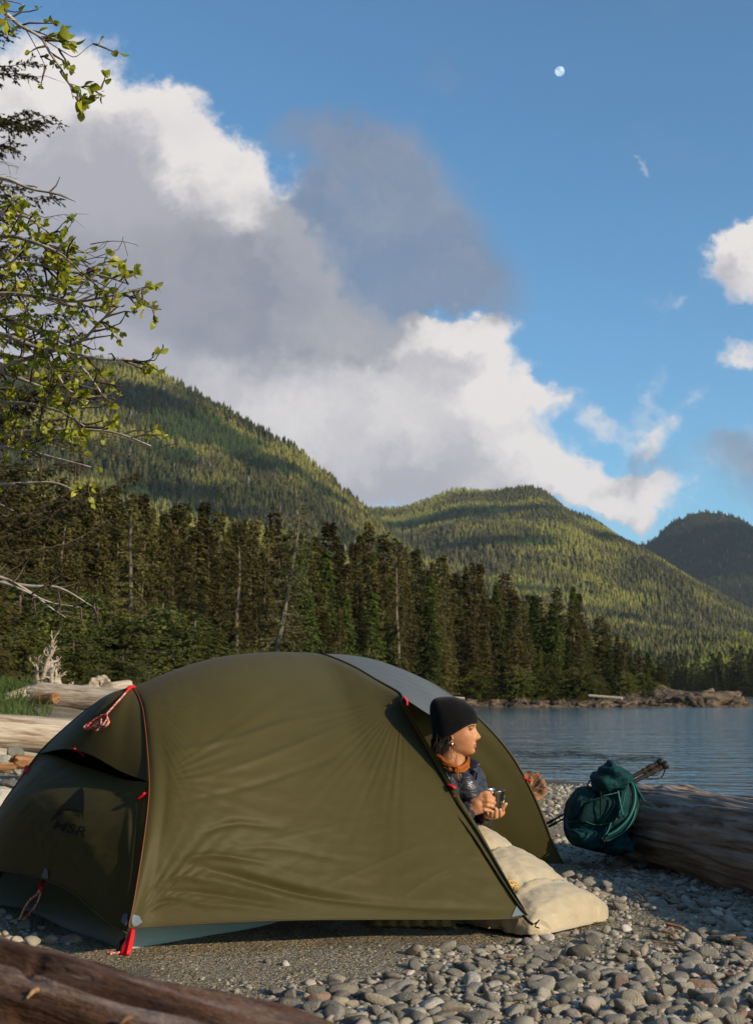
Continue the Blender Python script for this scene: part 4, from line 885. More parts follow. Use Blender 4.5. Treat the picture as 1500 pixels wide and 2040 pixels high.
log('driftwood_log', GP(870, 1389, 128), GP(925, 1392, 128), .16, .14, WPALE, 'long pale log on the far beach behind the black beanie', 31, nx=60)
log('driftwood_log', GP(1172, 1386, 145), GP(1240, 1392, 144), .13, .2, WPALE, 'pale log stranded on the far rocks above the waterline', 32, nx=60)
# grass at left
GR = mat('beach_grass', (.06, .10, .022), (.11, .15, .045), 3, .7, .2, transl=.3)
gv = []; rs2 = np.random.default_rng(9)
for k in range(6500):
    D = rs2.uniform(19, 34); u = rs2.normal(-30, 75) if rs2.uniform() < .75 else rs2.uniform(-500, -60); x = (u - 750) / F * D
    if u > 110: continue
    gv.append((x, D))
gv = np.array(gv); z0 = gz(gv[:, 0], gv[:, 1]); h = rs2.uniform(.10, .42, len(gv)); a = rs2.uniform(0, 6.28, len(gv)); wd = .012; ln = rs2.normal(0, .12, (len(gv), 2))
b0 = np.stack([gv[:, 0], gv[:, 1], z0 - .02], 1); sx = np.stack([np.cos(a), np.sin(a), 0 * a], 1) * wd
md = b0 + np.stack([ln[:, 0] * .4, ln[:, 1] * .4, h * .6], 1); tp_ = b0 + np.stack([ln[:, 0], ln[:, 1], h], 1)
V = np.stack([b0 - sx, b0 + sx, md + sx * .7, md - sx * .7, tp_], 1).reshape(-1, 3); i5 = np.arange(len(gv))[:, None] * 5
Fc = np.concatenate([i5 + [0, 1, 2], i5 + [0, 2, 3], i5 + [3, 2, 4]])
tag(obj('grass', V, Fc, GR, smooth=False), 'tufts of green beach grass at the left edge', 'grass', kind='stuff')
# dark weed floating near the shore
wv = []; rs3 = np.random.default_rng(19)
KEL = mat('weed', (.020, .030, .008), (.05, .05, .015), 4, .5, .4)
for k in range(800):
    q = rs3.uniform(); u = 1020 + 300 * q; v = 1497 + 16 * q + rs3.normal(0, 4.0) + 3 * math.sin(q * 11) ; u += 9 * math.sin(u * .9); p = G(u, v, WZ + .012); wv.append(p)
wv = np.array(wv); a = rs3.uniform(0, 6.28, len(wv)); Lw = rs3.uniform(.03, .16, len(wv)) ; dx = np.stack([np.cos(a) * Lw, np.sin(a) * Lw * .6, 0 * a], 1); dy = np.stack([-np.sin(a), np.cos(a), 0 * a], 1) * .022
dz = np.zeros_like(dx); dz[:, 2] = rs3.uniform(.0, .008, len(wv))
V = np.stack([wv - dx, wv + dy + dz, wv + dx, wv - dy + dz], 1).reshape(-1, 3)
tag(obj('seaweed', V, np.arange(len(V)).reshape(-1, 4), KEL, smooth=False), 'dark patch of weed breaking the water surface near the beach', 'seaweed', kind='stuff')
# ------------------------------------------------------------------ stones
def stonemesh(seed, sub, name, m=None):
    bm = bmesh.new(); bmesh.ops.create_icosphere(bm, subdivisions=sub, radius=1); V = np.array([v.co[:] for v in bm.verts]); Fc = np.array([[v.index for v in f.verts] for f in bm.faces]); bm.free()
    r = np.random.default_rng(seed); 
    for k in range(6): d = nrm(r.normal(size=3)); c = r.uniform(.42, .8); q = V @ d; V = V - np.outer(np.maximum(q - c, 0) * .8, d)
    V = V * (1 + .16 * vnoise(V, .9, seed, 2))[:, None] * [1, r.uniform(.62, .95), r.uniform(.38, .68)]
    return V, Fc
def stonemat(name, vary):
    m = bpy.data.materials.new(name); m.use_nodes = True; t = NT(m.node_tree); bs = t.n['Principled BSDF']; tc = t.new('ShaderNodeTexCoord'); v = tc.outputs['Object']
    if vary == 'obj': f = t.new('ShaderNodeObjectInfo').outputs['Random']; sc = 2.0
    else: f = t.new('ShaderNodeAttribute', attribute_name='tone').outputs['Fac']; sc = 70
    cr = t.new('ShaderNodeValToRGB'); t.link(f, cr.inputs[0]); el = cr.color_ramp; el.interpolation = 'LINEAR'
    cs = [(0, (.12, .115, .10)), (.2, (.25, .235, .20)), (.38, (.37, .34, .285)), (.5, (.15, .15, .13)), (.62, (.45, .38, .28)), (.74, (.27, .26, .225)), (.86, (.42, .38, .31)), (.94, (.60, .56, .50)), (1, (.28, .16, .11))]
    el.elements[0].color = (*cs[0][1], 1); el.elements[1].color = (*cs[-1][1], 1)
    for p_, c_ in cs[1:-1]: e = el.elements.new(p_); e.color = (*c_, 1)
    nn = t.noise(v, sc, 6, .65); c = t.mix(t.rampv(nn, .38, .62, 0, .6), cr.outputs[0], t.mix(.55, cr.outputs[0], (.36, .29, .20)))
    c = t.mix(t.rampv(t.noise(v, sc * 9, 3, .6), .5, .66, 0, .5), c, (.05, .05, .045))
    t.link(c, bs.inputs['Base Color']); bs.inputs['Roughness'].default_value = .72; bs.inputs['Specular IOR Level'].default_value = .3
    b = t.new('ShaderNodeBump'); b.inputs['Strength'].default_value = .5; b.inputs['Distance'].default_value = .08 if vary == 'obj' else .0025
    t.link(t.noise(v, sc * 4, 5, .6), b.inputs['Height']); t.link(b.outputs[0], bs.inputs['Normal']); return m
SM_O, SM_A = stonemat('beach_stone', 'obj'), stonemat('gravel_stones', 'attr')
big = [stonemesh(s, 3, '') for s in range(9)]; bigm = [meshdata('beach_stone', V, Fc, SM_O) for V, Fc in big]
med = [stonemesh(s + 20, 2, '') for s in range(8)]; sml = [stonemesh(s + 40, 1, '') for s in range(8)]
rs4 = np.random.default_rng(77)
from math import hypot
SANDY = [(-300, 1880), (250, 1890), (560, 1838), (900, 1838), (1060, 1846), (1040, 1880), (930, 1905), (760, 1925), (640, 1950), (430, 1965), (240, 1945), (-300, 1850)]
def region(x, y):
    """fraction of stone cover and typical radius by place on the beach"""
    u, v = proj(np.stack([x, y, 0 * x], -1)); s = -sdpoly(u, v, SANDY)  # >0 outside the sandy patch
    pn = vnoise(np.stack([x, y, 0 * x], -1), 2.1, 91, 3)
    cov = smooth01(-12, 30, s + 26 * pn); patch = smooth01(.25, .55, vnoise(np.stack([x, y, 0 * x + 4], -1), 1.7, 95, 3)) * smooth01(1960, 1880, v) 
    return cov * (1 - .75 * patch), pn
N1 = 170000
y = 2.9 + (20 - 2.9) * rs4.uniform(0, 1, N1) ** 1.55; hw = y * .40 + .6; x = rs4.uniform(-1, 1, N1) * hw
cov, pn = region(x, y); rad = .0072 * (1 - rs4.uniform(0, 1, N1) * .994) ** (-1 / 2.1); 
uu, vv = proj(np.stack([x, y, 0 * x], -1)); nearb = smooth01(1870, 1990, vv + 40 * pn); right = smooth01(950, 1250, uu)
rad *= .60 + .50 * nearb + .15 * right * (vv > 1740); rad = np.minimum(rad, .040 - .006 * rs4.uniform(0, 1, N1)); rad = np.where(y > 9, rad * 1.3, rad)
keep = rs4.uniform(0, 1, N1) < cov * 1.0 + .055; s_ = np.maximum(sdpoly(x, y, LAND), -9)
keep &= s_ > .15
keep &= ~((rad > .018) & (cov < .25) & (rs4.uniform(0, 1, N1) > .06))
def insidetent(x, y):
    fp = [tuple(p[:2]) for p in (A_ + [.03, .04, 0], B_, Ft, F2, A2)]; fp = [(float(a), float(b)) for a, b in fp]; return sdpoly(x, y, fp) > -.01
keep &= ~insidetent(x, y); 
d_ = nrm(np.array([2.30 - 1.56, 4.3 - 7.75])); rel = np.stack([x - 1.56, y - 7.75], 1); dist = np.abs(rel[:, 0] * d_[1] - rel[:, 1] * d_[0]); keep &= ~((dist < .12))
x, y, rad, cov = x[keep], y[keep], rad[keep], cov[keep]
# thin out: big ones claim their place first
order = np.argsort(-rad); cell = {}; sel = []
for i in order:
    ci, cj = int(x[i] // .12), int(y[i] // .12); ok = True
    if rad[i] > .012:
        for a in (-1, 0, 1):
            for b_ in (-1, 0, 1):
                for j in cell.get((ci + a, cj + b_), ()):
                    if hypot(x[i] - x[j], y[i] - y[j]) < (rad[i] + rad[j]) * .72: ok = False; break
                if not ok: break
            if not ok: break
    if ok:
        sel.append(i)
        if rad[i] > .012: cell.setdefault((ci, cj), []).append(i)
sel = np.array(sel); x, y, rad = x[sel], y[sel], rad[sel]
z = gz(x, y) + rad * rs4.uniform(.12, .42, len(x)) - .003; uu, vv = proj(np.stack([x, y, z], 1))
inf = (uu > 0) & (uu < 1500) & (vv > 1400) & (vv < 2045) & ~((uu < 640) & (vv > 1850 + uu * .3)); size = np.where(inf, rad / y, 0); top300 = np.argsort(-size)[:296]
ist = np.zeros(len(x), bool); ist[top300] = True
def stlabel(u, v):
    if v > 1950: return ('rounded beach stone in the cobble bank along the bottom edge', 'cobbles along the bottom edge')
    if u > 1300: return ('rounded beach stone on the shingle in front of the big grey log', 'stones in front of the big log')
    if u > 1000 and v > 1700: return ('rounded beach stone on the shingle right of the quilt', 'stones right of the quilt')
    if v > 1800: return ('rounded stone on the gravel in front of the tent', 'stones in front of the tent')
    return ('stone on the shingle beyond the tent', 'stones beyond the tent')
for i in top300:
    lb, gp = stlabel(uu[i], vv[i]); inst('beach_stone', bigm[rs4.integers(9)], (x[i], y[i], z[i]), (rs4.normal(0, .25), rs4.normal(0, .25), rs4.uniform(0, 6.28)), (rad[i] * rs4.uniform(1, 1.5), rad[i] * rs4.uniform(.85, 1.2), rad[i] * rs4.uniform(.8, 1.35)), lb, 'stone', gp)
def bulk(idx, protos, name, label):
    Vs, Fs, at, b = [], [], [], 0
    for i in idx:
        V, Fc = protos[rs4.integers(len(protos))]; a = rs4.uniform(0, 6.28); c, s = math.cos(a), math.sin(a); t1, t2 = rs4.normal(0, .3, 2)
        Rm = np.array([[c, -s, 0], [s, c, 0], [0, 0, 1]]) @ np.array([[1, 0, t1], [0, 1, t2], [-t1, -t2, 1]]); Vs.append(V @ Rm.T * rad[i] * rs4.uniform(.95, 1.25) + [x[i], y[i], z[i]]); Fs.append(Fc + b); b += len(V)
        at.append(np.full(len(V), rs4.uniform()))
    return tag(obj(name, np.concatenate(Vs), np.concatenate(Fs), SM_A, attr={'tone': np.concatenate(at)}), label, 'gravel', kind='stuff')
rest = np.where(~ist)[0]; px = rad[rest] / y[rest] * F
bulk(rest[px > 5], med, 'shingle', 'loose grey shingle covering the beach'); bulk(rest[px <= 5], sml, 'gravel', 'small gravel between the larger stones')
print('stones', len(x), (px > 5).sum())
# boulders at left edge
for k, (u, v, D, r_) in enumerate([(22, 1562, 9.6, .15), (10, 1590, 8.9, .13), (4, 1520, 11.5, .13), (-25, 1600, 8.6, .2), (45, 1545, 10.2, .08), (2, 1618, 8.4, .09), (30, 1500, 12.4, .14)]):
    p = P(u, v, D); lb = ['large pale grey boulder at the left edge below the driftwood', 'blue grey boulder lowest at the left edge beside the tent', 'grey rock under the thin bleached log at the left edge', 'grey boulder mostly cut off by the left picture edge', 'small rock behind the large pale boulder by the tent edge', 'small dark stone nearest the tent at the left edge', 'brown grey rock below the end of the thin bleached log'][k]
    inst('boulder', bigm[k], p - [0, 0, .02], (.2 * k, .1, k * 1.3), (r_, r_, r_ * 1.1), lb, 'boulder')
# pieces of bark and driftwood on the shingle
for k, (u0, v0, u1, v1, r_, lb) in enumerate([(1198, 1694, 1240, 1702, .020, 'flat orange piece of bark under the backpack'), (1243, 1735, 1285, 1748, .010, 'thin orange stick on the shingle below the backpack'), (1288, 1772, 1340, 1787, .012, 'forked orange stick on the shingle left of the big log'),
        (1448, 1872, 1484, 1868, .014, 'short pale wooden stick near the right edge'), (1330, 1842, 1362, 1850, .015, 'reddish bark flake among the stones at lower right'), (1010, 1907, 1050, 1910, .009, 'white sliver of driftwood on the dark gravel'),
        (1300, 1876, 1345, 1884, .010, 'thin brown stick lying across stones at lower right'), (1322, 1855, 1345, 1868, .012, 'brown bark chip below the reddish bark flake'), (1445, 1940, 1462, 1955, .012, 'small brown chip of bark near the right edge'),
        (1255, 1775, 1280, 1795, .006, 'pale twig right of the quilt foot'), (1400, 1700, 1450, 1722, .010, 'dark stick in the shadow of the big log'), (955, 1842, 975, 1850, .009, 'brown bark chip by the corner of the tent door')]):
    a, b_ = G(u0, v0, .03), G(u1, v1, .03); V, Fc = logshape(float(np.linalg.norm(b_ - a)), r_, r_ * .6, 24, 12, seed=60 + k, lump=.3, bend=.06, knots=0); V[:, 2] *= .45
    o = bpy.data.objects.new('wood_chip', meshdata('wood_chip', V, Fc, WCHIP)); COL.objects.link(o); place(o, a, b_); tag(o, lb, 'driftwood')
# ------------------------------------------------------------------ person
SKIN = bpy.data.materials.new('skin'); SKIN.use_nodes = True; t = NT(SKIN.node_tree); bs = t.n['Principled BSDF']
at = t.new('ShaderNodeAttribute', attribute_name='lip'); tc = t.new('ShaderNodeTexCoord')
c = t.mix(t.rampv(t.noise(tc.outputs['Object'], 22, 4, .6), .35, .65), (.44, .185, .085), (.53, .25, .125)); c = t.mix(at.outputs['Fac'], c, (.36, .10, .075))
ab = t.new('ShaderNodeAttribute', attribute_name='brow'); c = t.mix(ab.outputs['Fac'], c, (.035, .018, .010))
t.link(c, bs.inputs['Base Color']); bs.inputs['Roughness'].default_value = .58; bs.inputs['Specular IOR Level'].default_value = .4
bs.inputs['Subsurface Weight'].default_value = .08; bs.inputs['Subsurface Radius'].default_value = (.012, .004, .002); bs.inputs['Subsurface Scale'].default_value = .5
NAIL = mat('fingernail', (.62, .40, .32), rough=.25, spec=.5)
WOOL = mat('black_wool', (.003, .003, .0045), (.006, .006, .008), 60, .95, .1, sheen=.15); HAIRM = mat('dark_brown_hair', (.005, .0035, .0025), (.014, .008, .005), 90, .5, .5)
ORA = mat('rust_fleece', (.24, .065, .012), (.31, .095, .02), 25, .9, .1, bump=.4, bscale=90, bdist=.003)
NAVY = mat('navy_puffer', (.022, .022, .031), (.036, .036, .047), 14, .42, .35, bump=.8, bscale=26, bdist=.008)
WHT = mat('white_embroidery', (.75, .75, .75), rough=.6); STEEL = mat('brushed_steel', (.42, .37, .30), (.52, .47, .40), 8, .24, .5, metal=1, stretch=(1, 1, 12)); 
GOLD = mat('polished_metal', (.8, .76, .7), rough=.15, metal=1)
Dp = 5.62
def Q(u, v, d=0.0): return P(u, v, Dp + d)
per = thing('person', 'woman in black beanie and dark puffer jacket sitting in the tent doorway holding a cup', 'person', (.25, 5.9, 0))
yaw = R_(-16); fw = np.array([math.cos(yaw), math.sin(yaw), 0.0]); sdv = np.array([fw[1], -fw[0], 0.0])  # sdv: toward the camera side
upv = np.array([0, 0, 1.0]); tilt = R_(-2.0)
fw2 = fw * math.cos(tilt) - upv * math.sin(tilt); up2 = np.cross(fw2, sdv); up2 = up2 if up2[2] > 0 else -up2
HC = Q(908, 1453); HS = .94        # head centre, eye height; head size
# head: front profile / back profile / half width by height (m, relative to HC)
zz = np.array([-.135, -.128, -.122, -.112, -.102, -.092, -.083, -.075, -.064, -.050, -.030, -.012, .0, .02, .045, .07, .088, .10, .108])
fr = np.array([.020, .062, .077, .086, .0885, .090, .093, .0935, .0945, .0955, .0965, .0945, .095, .098, .090, .070, .040, .02, .002])
bk = np.array([.010, .012, .018, .028, .038, .048, .056, .062, .070, .080, .092, .100, .104, .108, .106, .094, .070, .035, .003])
hw_ = np.array([.012, .022, .030, .040, .047, .052, .055, .058, .062, .067, .0705, .0715, .072, .075, .076, .069, .052, .028, .003])
nh, na = 150, 144; Zs = np.linspace(zz[0], zz[-1], nh); ph = np.linspace(0, 2 * np.pi, na, endpoint=False)
Zg, Pg = np.meshgrid(Zs, ph, indexing='ij'); cf = np.cos(Pg); sf = np.sin(Pg)
frg, bkg, hwg = (np.interp(Zg, zz, a) for a in (fr, bk, hw_))
pw = np.where(cf > 0, 1.0, 1.0); Xh = np.where(cf > 0, frg * np.sign(cf) * np.abs(cf) ** .92, bkg * cf); Yh = hwg * np.sign(sf) * np.abs(sf) ** (.88)
def gs(a, s): return np.exp(-(a / s) ** 2)
front = np.clip(cf, 0, 1) ** .5 * (cf > 0)
nose = np.interp(Zg, [-.062, -.055, -.049, -.040, -.030, -.010, .006, .015], [0, .012, .024, .0275, .021, .010, .003, 0])
Xh += nose * gs(Yh, .0105 + .005 * smooth01(-.02, -.05, Zg)) * (cf > 0) + .005 * gs(np.abs(Yh) - .0125, .006) * gs(Zg + .048, .009) * (cf > 0)
Xh -= .011 * gs(np.abs(Yh) - .031, .016) * gs(Zg + .004, .014) * front      # sockets
Xh += .005 * gs(np.abs(Yh) - .030, .018) * gs(Zg - .018, .009) * front      # brow ridge
Xh += .004 * gs(np.abs(Yh) - .043, .016) * gs(Zg + .038, .016) * front      # cheekbone
lipm = gs(Yh, .020)
Xh += (.0055 * gs(Zg + .0755, .0045) + .006 * gs(Zg + .0875, .0048) - .005 * gs(Zg + .0815, .0018)) * lipm * (cf > 0) - .003 * gs(Zg + .067, .004) * gs(Yh, .006) * front - .004 * gs(Zg + .097, .005) * gs(Yh, .018) * front + .004 * gs(Zg + .112, .012) * gs(Yh, .016) * front
Xh, Yh, Zg = Xh * HS, Yh * HS, Zg * HS
Vh = HC + Xh[..., None] * fw2 + Yh[..., None] * sdv + Zg[..., None] * up2
Vh = Vh.reshape(-1, 3); Fh = [tuple(int(i) for i in f) for f in gridfaces(nh, na)] + [(i * na + na - 1, (i + 1) * na + na - 1, (i + 1) * na, i * na) for i in range(nh - 1)] + [tuple(range(na))[::-1], tuple((nh - 1) * na + j for j in range(na))]
def hl(x, y, z): return HC + (fw2 * x + sdv * y + up2 * z) * HS
shapes = [(Vh, Fh)]
neck0 = hl(-.028, 0, -.07); neck1 = Q(893, 1552, .02); shapes.append(capsule(neck0, .052, neck1, .058, 20))
shapes.append(capsule(hl(.005, 0, -.10), .036, Q(905, 1540, .0), .045, 16))
chest = Q(900, 1590, .10); hip = np.array([.12, 5.98, .14]); tdir = nrm(np.array([.69, -.55, 0])); tsd = np.array([tdir[1], -tdir[0], 0])
shapes.append(ellipsoid(chest, [tdir, tsd, upv], (.105, .165, .16))); shapes.append(capsule(chest - [0, 0, .08], .12, hip, .145, 20))
shR = Q(884, 1562, -.05); shL = chest + (-tsd if tsd[1] < 0 else tsd) * .165 + [0, 0, .085]
shapes.append(capsule(Q(896, 1548, .05), .05, shR, .055)); shapes.append(capsule(Q(900, 1545, .06), .05, shL, .052))
elR = Q(898, 1640, -.22); wrR = P(937, 1612, 5.33); elL = Q(958, 1628, .12); wrL = P(973, 1622, 5.52)
shapes += [capsule(shR, .048, elR, .038), capsule(elR, .037, wrR, .025), capsule(shL, .048, elL, .038), capsule(elL, .037, wrL, .026)]
# legs under the quilt
for s_ in (-1, 1):
    h0 = hip + np.array([.69, .72, 0]) * .09 * s_; kn = np.array([.42, 5.57, .20]) + np.array([.69, .72, 0]) * .09 * s_; an = np.array([.70, 5.28, .06]) + np.array([.69, .72, 0]) * .08 * s_
    shapes += [capsule(h0, .085, kn, .055), capsule(kn, .052, an, .035), capsule(an, .035, an + [.04, -.04, .0], .028)]
# hands ---------------------------------------------------------------
MUGC = P(985, 1596, 5.43)      # centre of the cup
def chain(pts, rs_):
    out = []
    for k in range(len(pts) - 1): out.append(capsule(pts[k], rs_[k], pts[k + 1], rs_[k + 1], 12))
    return out
def H(u, v, d): return P(u, v, 5.33 + d)
# right hand: back of the hand faces us, fingers wrap round the left side of the cup
pal = [capsule(H(941, 1612, .0), .024, H(951, 1603, -.005), .027, 16), capsule(H(944, 1600, .0), .020, H(958, 1592, -.005), .021, 16), capsule(H(945, 1617, .0), .018, H(957, 1613, -.004), .019, 16)]
fing = [([H(957, 1590, -.010), H(970, 1587, -.020), H(981, 1590, .005), H(984, 1592, .03)], [.0115, .0100, .0090, .0080]),
        ([H(957, 1598, -.012), H(971, 1596, -.024), H(982, 1598.5, .002), H(985, 1600, .03)], [.0115, .0102, .0092, .0082]),
        ([H(957, 1606, -.010), H(970, 1604.5, -.022), H(980, 1607, .002), H(983, 1608.5, .028)], [.0112, .0098, .0088, .0078]),
        ([H(955, 1613.5, -.006), H(965, 1613.5, -.016), H(974, 1615.5, .0), H(977, 1616, .02)], [.0100, .0088, .0080, .0070]),
        ([H(950, 1594, .005), H(958, 1584, .00), H(968, 1579.5, -.004), H(978, 1580.5, -.002)], [.0130, .0112, .0098, .0080])]
handR = pal + [s for p_, r_ in fing for s in chain(p_, r_)]
# left hand: palm up under the cup, fingertips curl up in front of it, thumb rises at the right
def L_(u, v, d): return P(u, v, 5.43 + d)
pal2 = [capsule(L_(978, 1624, .06), .022, L_(992, 1621, .02), .022, 16), capsule(L_(984, 1625, .03), .018, L_(998, 1619, .01), .018, 16)]
fing2 = [([L_(976, 1624, .0), L_(971, 1626, -.03), L_(972, 1622, -.048)], [.0095, .0085, .0072]),
         ([L_(982, 1626, .0), L_(979, 1627, -.040), L_(979.5, 1618, -.056)], [.0105, .0095, .0080]),
         ([L_(989, 1627, .0), L_(987.5, 1627.5, -.045), L_(987.5, 1613, -.056)], [.0115, .0105, .0085]),
         ([L_(996, 1624, .0), L_(997, 1625, -.042), L_(996.5, 1615, -.052)], [.0115, .0100, .0085]),
         ([L_(999, 1618, .01), L_(1001, 1610, -.01), L_(1006, 1603.5, -.016)], [.0125, .0115, .0095])]
handL = pal2 + [s for p_, r_ in fing2 for s in chain(p_, r_)]
V, Fc, No = remesh(shapes + handR + handL, .0032, 2, .4)
# restore face detail: attributes from local head coordinates
rel = (V - HC) / HS; lx = rel @ fw2; ly = rel @ sdv; lz = rel @ up2
ish = (lx > .06) & (np.abs(ly) < .06) & (lz > -.13)
lip = np.where(ish, (gs(lz + .0765, .0042) + gs(lz + .0870, .0045)) * smooth01(.026, .018, np.abs(ly) + 0 * lz), 0).clip(0, 1)
arcv = .009 + .006 * np.cos((np.abs(ly) - .030) / .022 * 1.4)
brow = np.where((lx > .05) & (np.abs(ly) > .012) & (np.abs(ly) < .055), gs(lz - arcv, .0042), 0).clip(0, 1) * .95
line = np.where(ish, gs(lz + .0818, .0016) * smooth01(.025, .02, np.abs(ly)), 0); brow = np.maximum(brow, line * .6)
body = obj('body', V, Fc, SKIN, per, attr={'lip': lip, 'brow': brow})
# eyes
EYEW = mat('eye_white', (.17, .13, .11), rough=.5); IRIS = mat('iris', (.02, .012, .008), rough=.1)
for s_ in (-1, 1):
    ec = hl(.0755, .031 * s_, -.003); V, Fc = ellipsoid(ec, [fw2, sdv, up2], (.0120, .0135, .0048), 24, 16); e = obj('eye', V, Fc, EYEW, per)
    V, Fc = ellipsoid(ec + fw2 * .0066 - upv * .0004 + sdv * .001 * s_, [fw2, sdv, up2], (.0058, .0056, .0044), 16, 12); obj('iris', V, Fc, IRIS, e)
    lid = [ec + fw2 * (.0100 - .006 * abs(q) ** 1.5) + sdv * .0155 * q * s_ + up2 * (.0068 - .006 * q * q) for q in np.linspace(-1, 1, 9)]
    V, Fc = tube(lid, [.0008, .0015, .0021, .0024, .0025, .0025, .0023, .0018, .0009], 6); obj('eyelashes', V, Fc, HAIRM, per)
    V, Fc = tube([p + up2 * .0035 + fw2 * .0005 for p in lid], [.001, .0022, .003, .0032, .0034, .0032, .003, .002, .001], 6); obj('eyelid', V, Fc, SKIN, per)
# ear on our side with a small stud
ear = [hl(-.012 - .006 * math.cos(a) * 1.7, .066 + .010 * max(0, -math.cos(a)), -.050 + .021 * math.sin(a)) for a in np.linspace(-2.4, 3.0, 16)]
V, Fc = tube(ear, .0048, 8); V2, F2_ = ellipsoid(hl(-.010, .066, -.056), [fw2, sdv, up2], (.010, .006, .017)); mb = MB().add(V, Fc).add(V2, F2_); e = mb.build('ear', SKIN, per)
V, Fc = ellipsoid(hl(-.006, .0735, -.070), np.eye(3), (.0045,) * 3, 12, 8); obj('earring', V, Fc, GOLD, e)
# beanie: ribbed, brim slopes from the forehead down over the ear to the nape, crown leans back
nb_, mb_ = 240, 90; A = np.linspace(0, 2 * np.pi, nb_, endpoint=False); Vb = []
for k in range(mb_):
    s = k / (mb_ - 1)
    c_, s_ = np.cos(A), np.sin(A)
    brim = .027 - .050 * smooth01(1, -.2, c_) - .030 * smooth01(.2, -.9, c_)      # height of the rim
    apex = hl(-.040, 0, .150)
    R0 = np.where(c_ > 0, .108, .118); W0 = .0835
    if s < .12: rr_ = 1 - .02 * (1 - s / .12) ** 2
    else: rr_ = max(math.cos(((s - .12) / .88) * math.pi / 2), 0) ** .62
    rib = 1 + .011 * np.abs(np.sin(A * 40)) * (1 - s) ** .3
    x = R0 * c_ * rr_ * rib - .058 * smooth01(.12, 1, s); y = W0 * s_ * rr_ * rib; z = brim * (1 - s) ** 1.1 + (.157 - .008 * c_ * (1 - s)) * (.12 * min(s / .12, 1) + .88 * math.sin(max(s - .12, 0) / .88 * math.pi / 2))
    z = z - .004 * smooth01(.16, .12, s) * smooth01(.0, .04, s) * 0
    nn = .0035 * vnoise(np.stack([x * 14, y * 14, z * 14], 1), 1, 9, 2)
    Vb.append(HC + HS * (np.outer(x + nn, fw2) + np.outer(y, sdv) + np.outer(z + nn, up2)))
inner = Vb[0] - (Vb[0] - HC) * .05; Vb = [inner] + Vb
Vb = np.array(Vb); nr = len(Vb); Fb = [(i * nb_ + j, i * nb_ + (j + 1) % nb_, (i + 1) * nb_ + (j + 1) % nb_, (i + 1) * nb_ + j) for i in range(nr - 1) for j in range(nb_)] + [tuple((nr - 1) * nb_ + j for j in range(nb_))]
obj('beanie', Vb.reshape(-1, 3), Fb, WOOL, per)
# folded brim edge
rim = Vb[1]; V, Fc = tube(np.vstack([rim[::6], rim[:1]]) , .0035, 8, False); obj('beanie_rim', V, Fc, WOOL, per)
# hair: low dark mass at the nape plus loose strands
rh = np.random.default_rng(4); mb = MB()
V, Fc = ellipsoid(hl(-.075, .012, -.075), [fw2, sdv, up2], (.046, .060, .060)); V += .006 * vnoise(V, 60, 3, 2)[:, None]; mb.add(V, Fc)
V, Fc = ellipsoid(hl(-.048, .050, -.048), [fw2, sdv, up2], (.036, .022, .040)); V += .004 * vnoise(V, 70, 5, 2)[:, None]; mb.add(V, Fc)
for k in range(420):
    a = hl(rh.uniform(-.085, -.015), rh.uniform(.040, .070), rh.uniform(-.045, -.015)); l = rh.uniform(.03, .085)
    pts = [a]; d = nrm(np.array([rh.normal(-.15, .10), rh.normal(0, .08), -1]))
    for q in range(6): d = nrm(d + rh.normal(0, .10, 3) + [0, 0, -.05]); pts.append(pts[-1] + d * l / 6)
    mb.add(*tube(pts, np.linspace(.0010, .0003, 7), 4, False))
for k in range(9):
    a = hl(rh.uniform(-.03, .002), .071, rh.uniform(-.045, -.03)); pts = [a]; d = nrm(np.array([.15, 0, -1])); l = rh.uniform(.10, .16)
    for q in range(9): d = nrm(d + rh.normal(0, .28, 3) * [1, .3, .4] + [-.02, 0, -.1]); pts.append(pts[-1] + d * l / 9)
    mb.add(*tube(catmull(pts, 24), .0006, 4, False))
mb.build('hair', HAIRM, per)
# jacket --------------------------------------------------------------
js = [ellipsoid(chest + [0, 0, .0], [tdir, tsd, upv], (.128, .190, .175)), capsule(chest - [0, 0, .06], .150, hip + [0, 0, .03], .165, 24), capsule(Q(893, 1553, .04), .062, shR, .070, 20), capsule(Q(903, 1549, .07), .062, shL, .068, 20),
      capsule(shR, .068, elR, .056, 20), capsule(elR, .056, wrR - nrm(wrR - elR) * .012, .036, 20), capsule(shL, .068, elL, .056, 20), capsule(elL, .055, wrL - nrm(wrL - elL) * .02, .036, 20),
      capsule(Q(925, 1562, -.02), .052, Q(938, 1590, -.03), .056, 16)]
V, Fc, No = remesh(js, .0055, 5, .5)
# quilting: horizontal baffles on the trunk, rings on the sleeves
dtr = V[:, 2] + .12 * (V @ tdir); sl_ = np.full(len(V), 9.0); par = np.zeros(len(V))
for a, b_ in ((shR, elR), (elR, wrR), (shL, elL), (elL, wrL)):
    ab_ = b_ - a; L = np.linalg.norm(ab_); q = np.clip(((V - a) @ ab_) / L ** 2, 0, 1); d = np.linalg.norm(V - (a + q[:, None] * ab_), axis=1); m_ = d < np.minimum(sl_, .075); sl_[m_] = d[m_]; par[m_] = q[m_] * L
ph_ = np.where(sl_ < .075, par / .045, dtr / .052); fr_ = np.abs(((ph_ + .25 * vnoise(V, 5, 3, 2)) % 1) - .5) * 2
dd_ = -.0075 * np.exp(-((1 - fr_) / .20) ** 2) + .004 * vnoise(V, 22, 7, 3)
V = V + No * dd_[:, None]; jk = obj('jacket', V, Fc, NAVY, per)
jb = BVHTree.FromPolygons([tuple(v) for v in V], Fc)
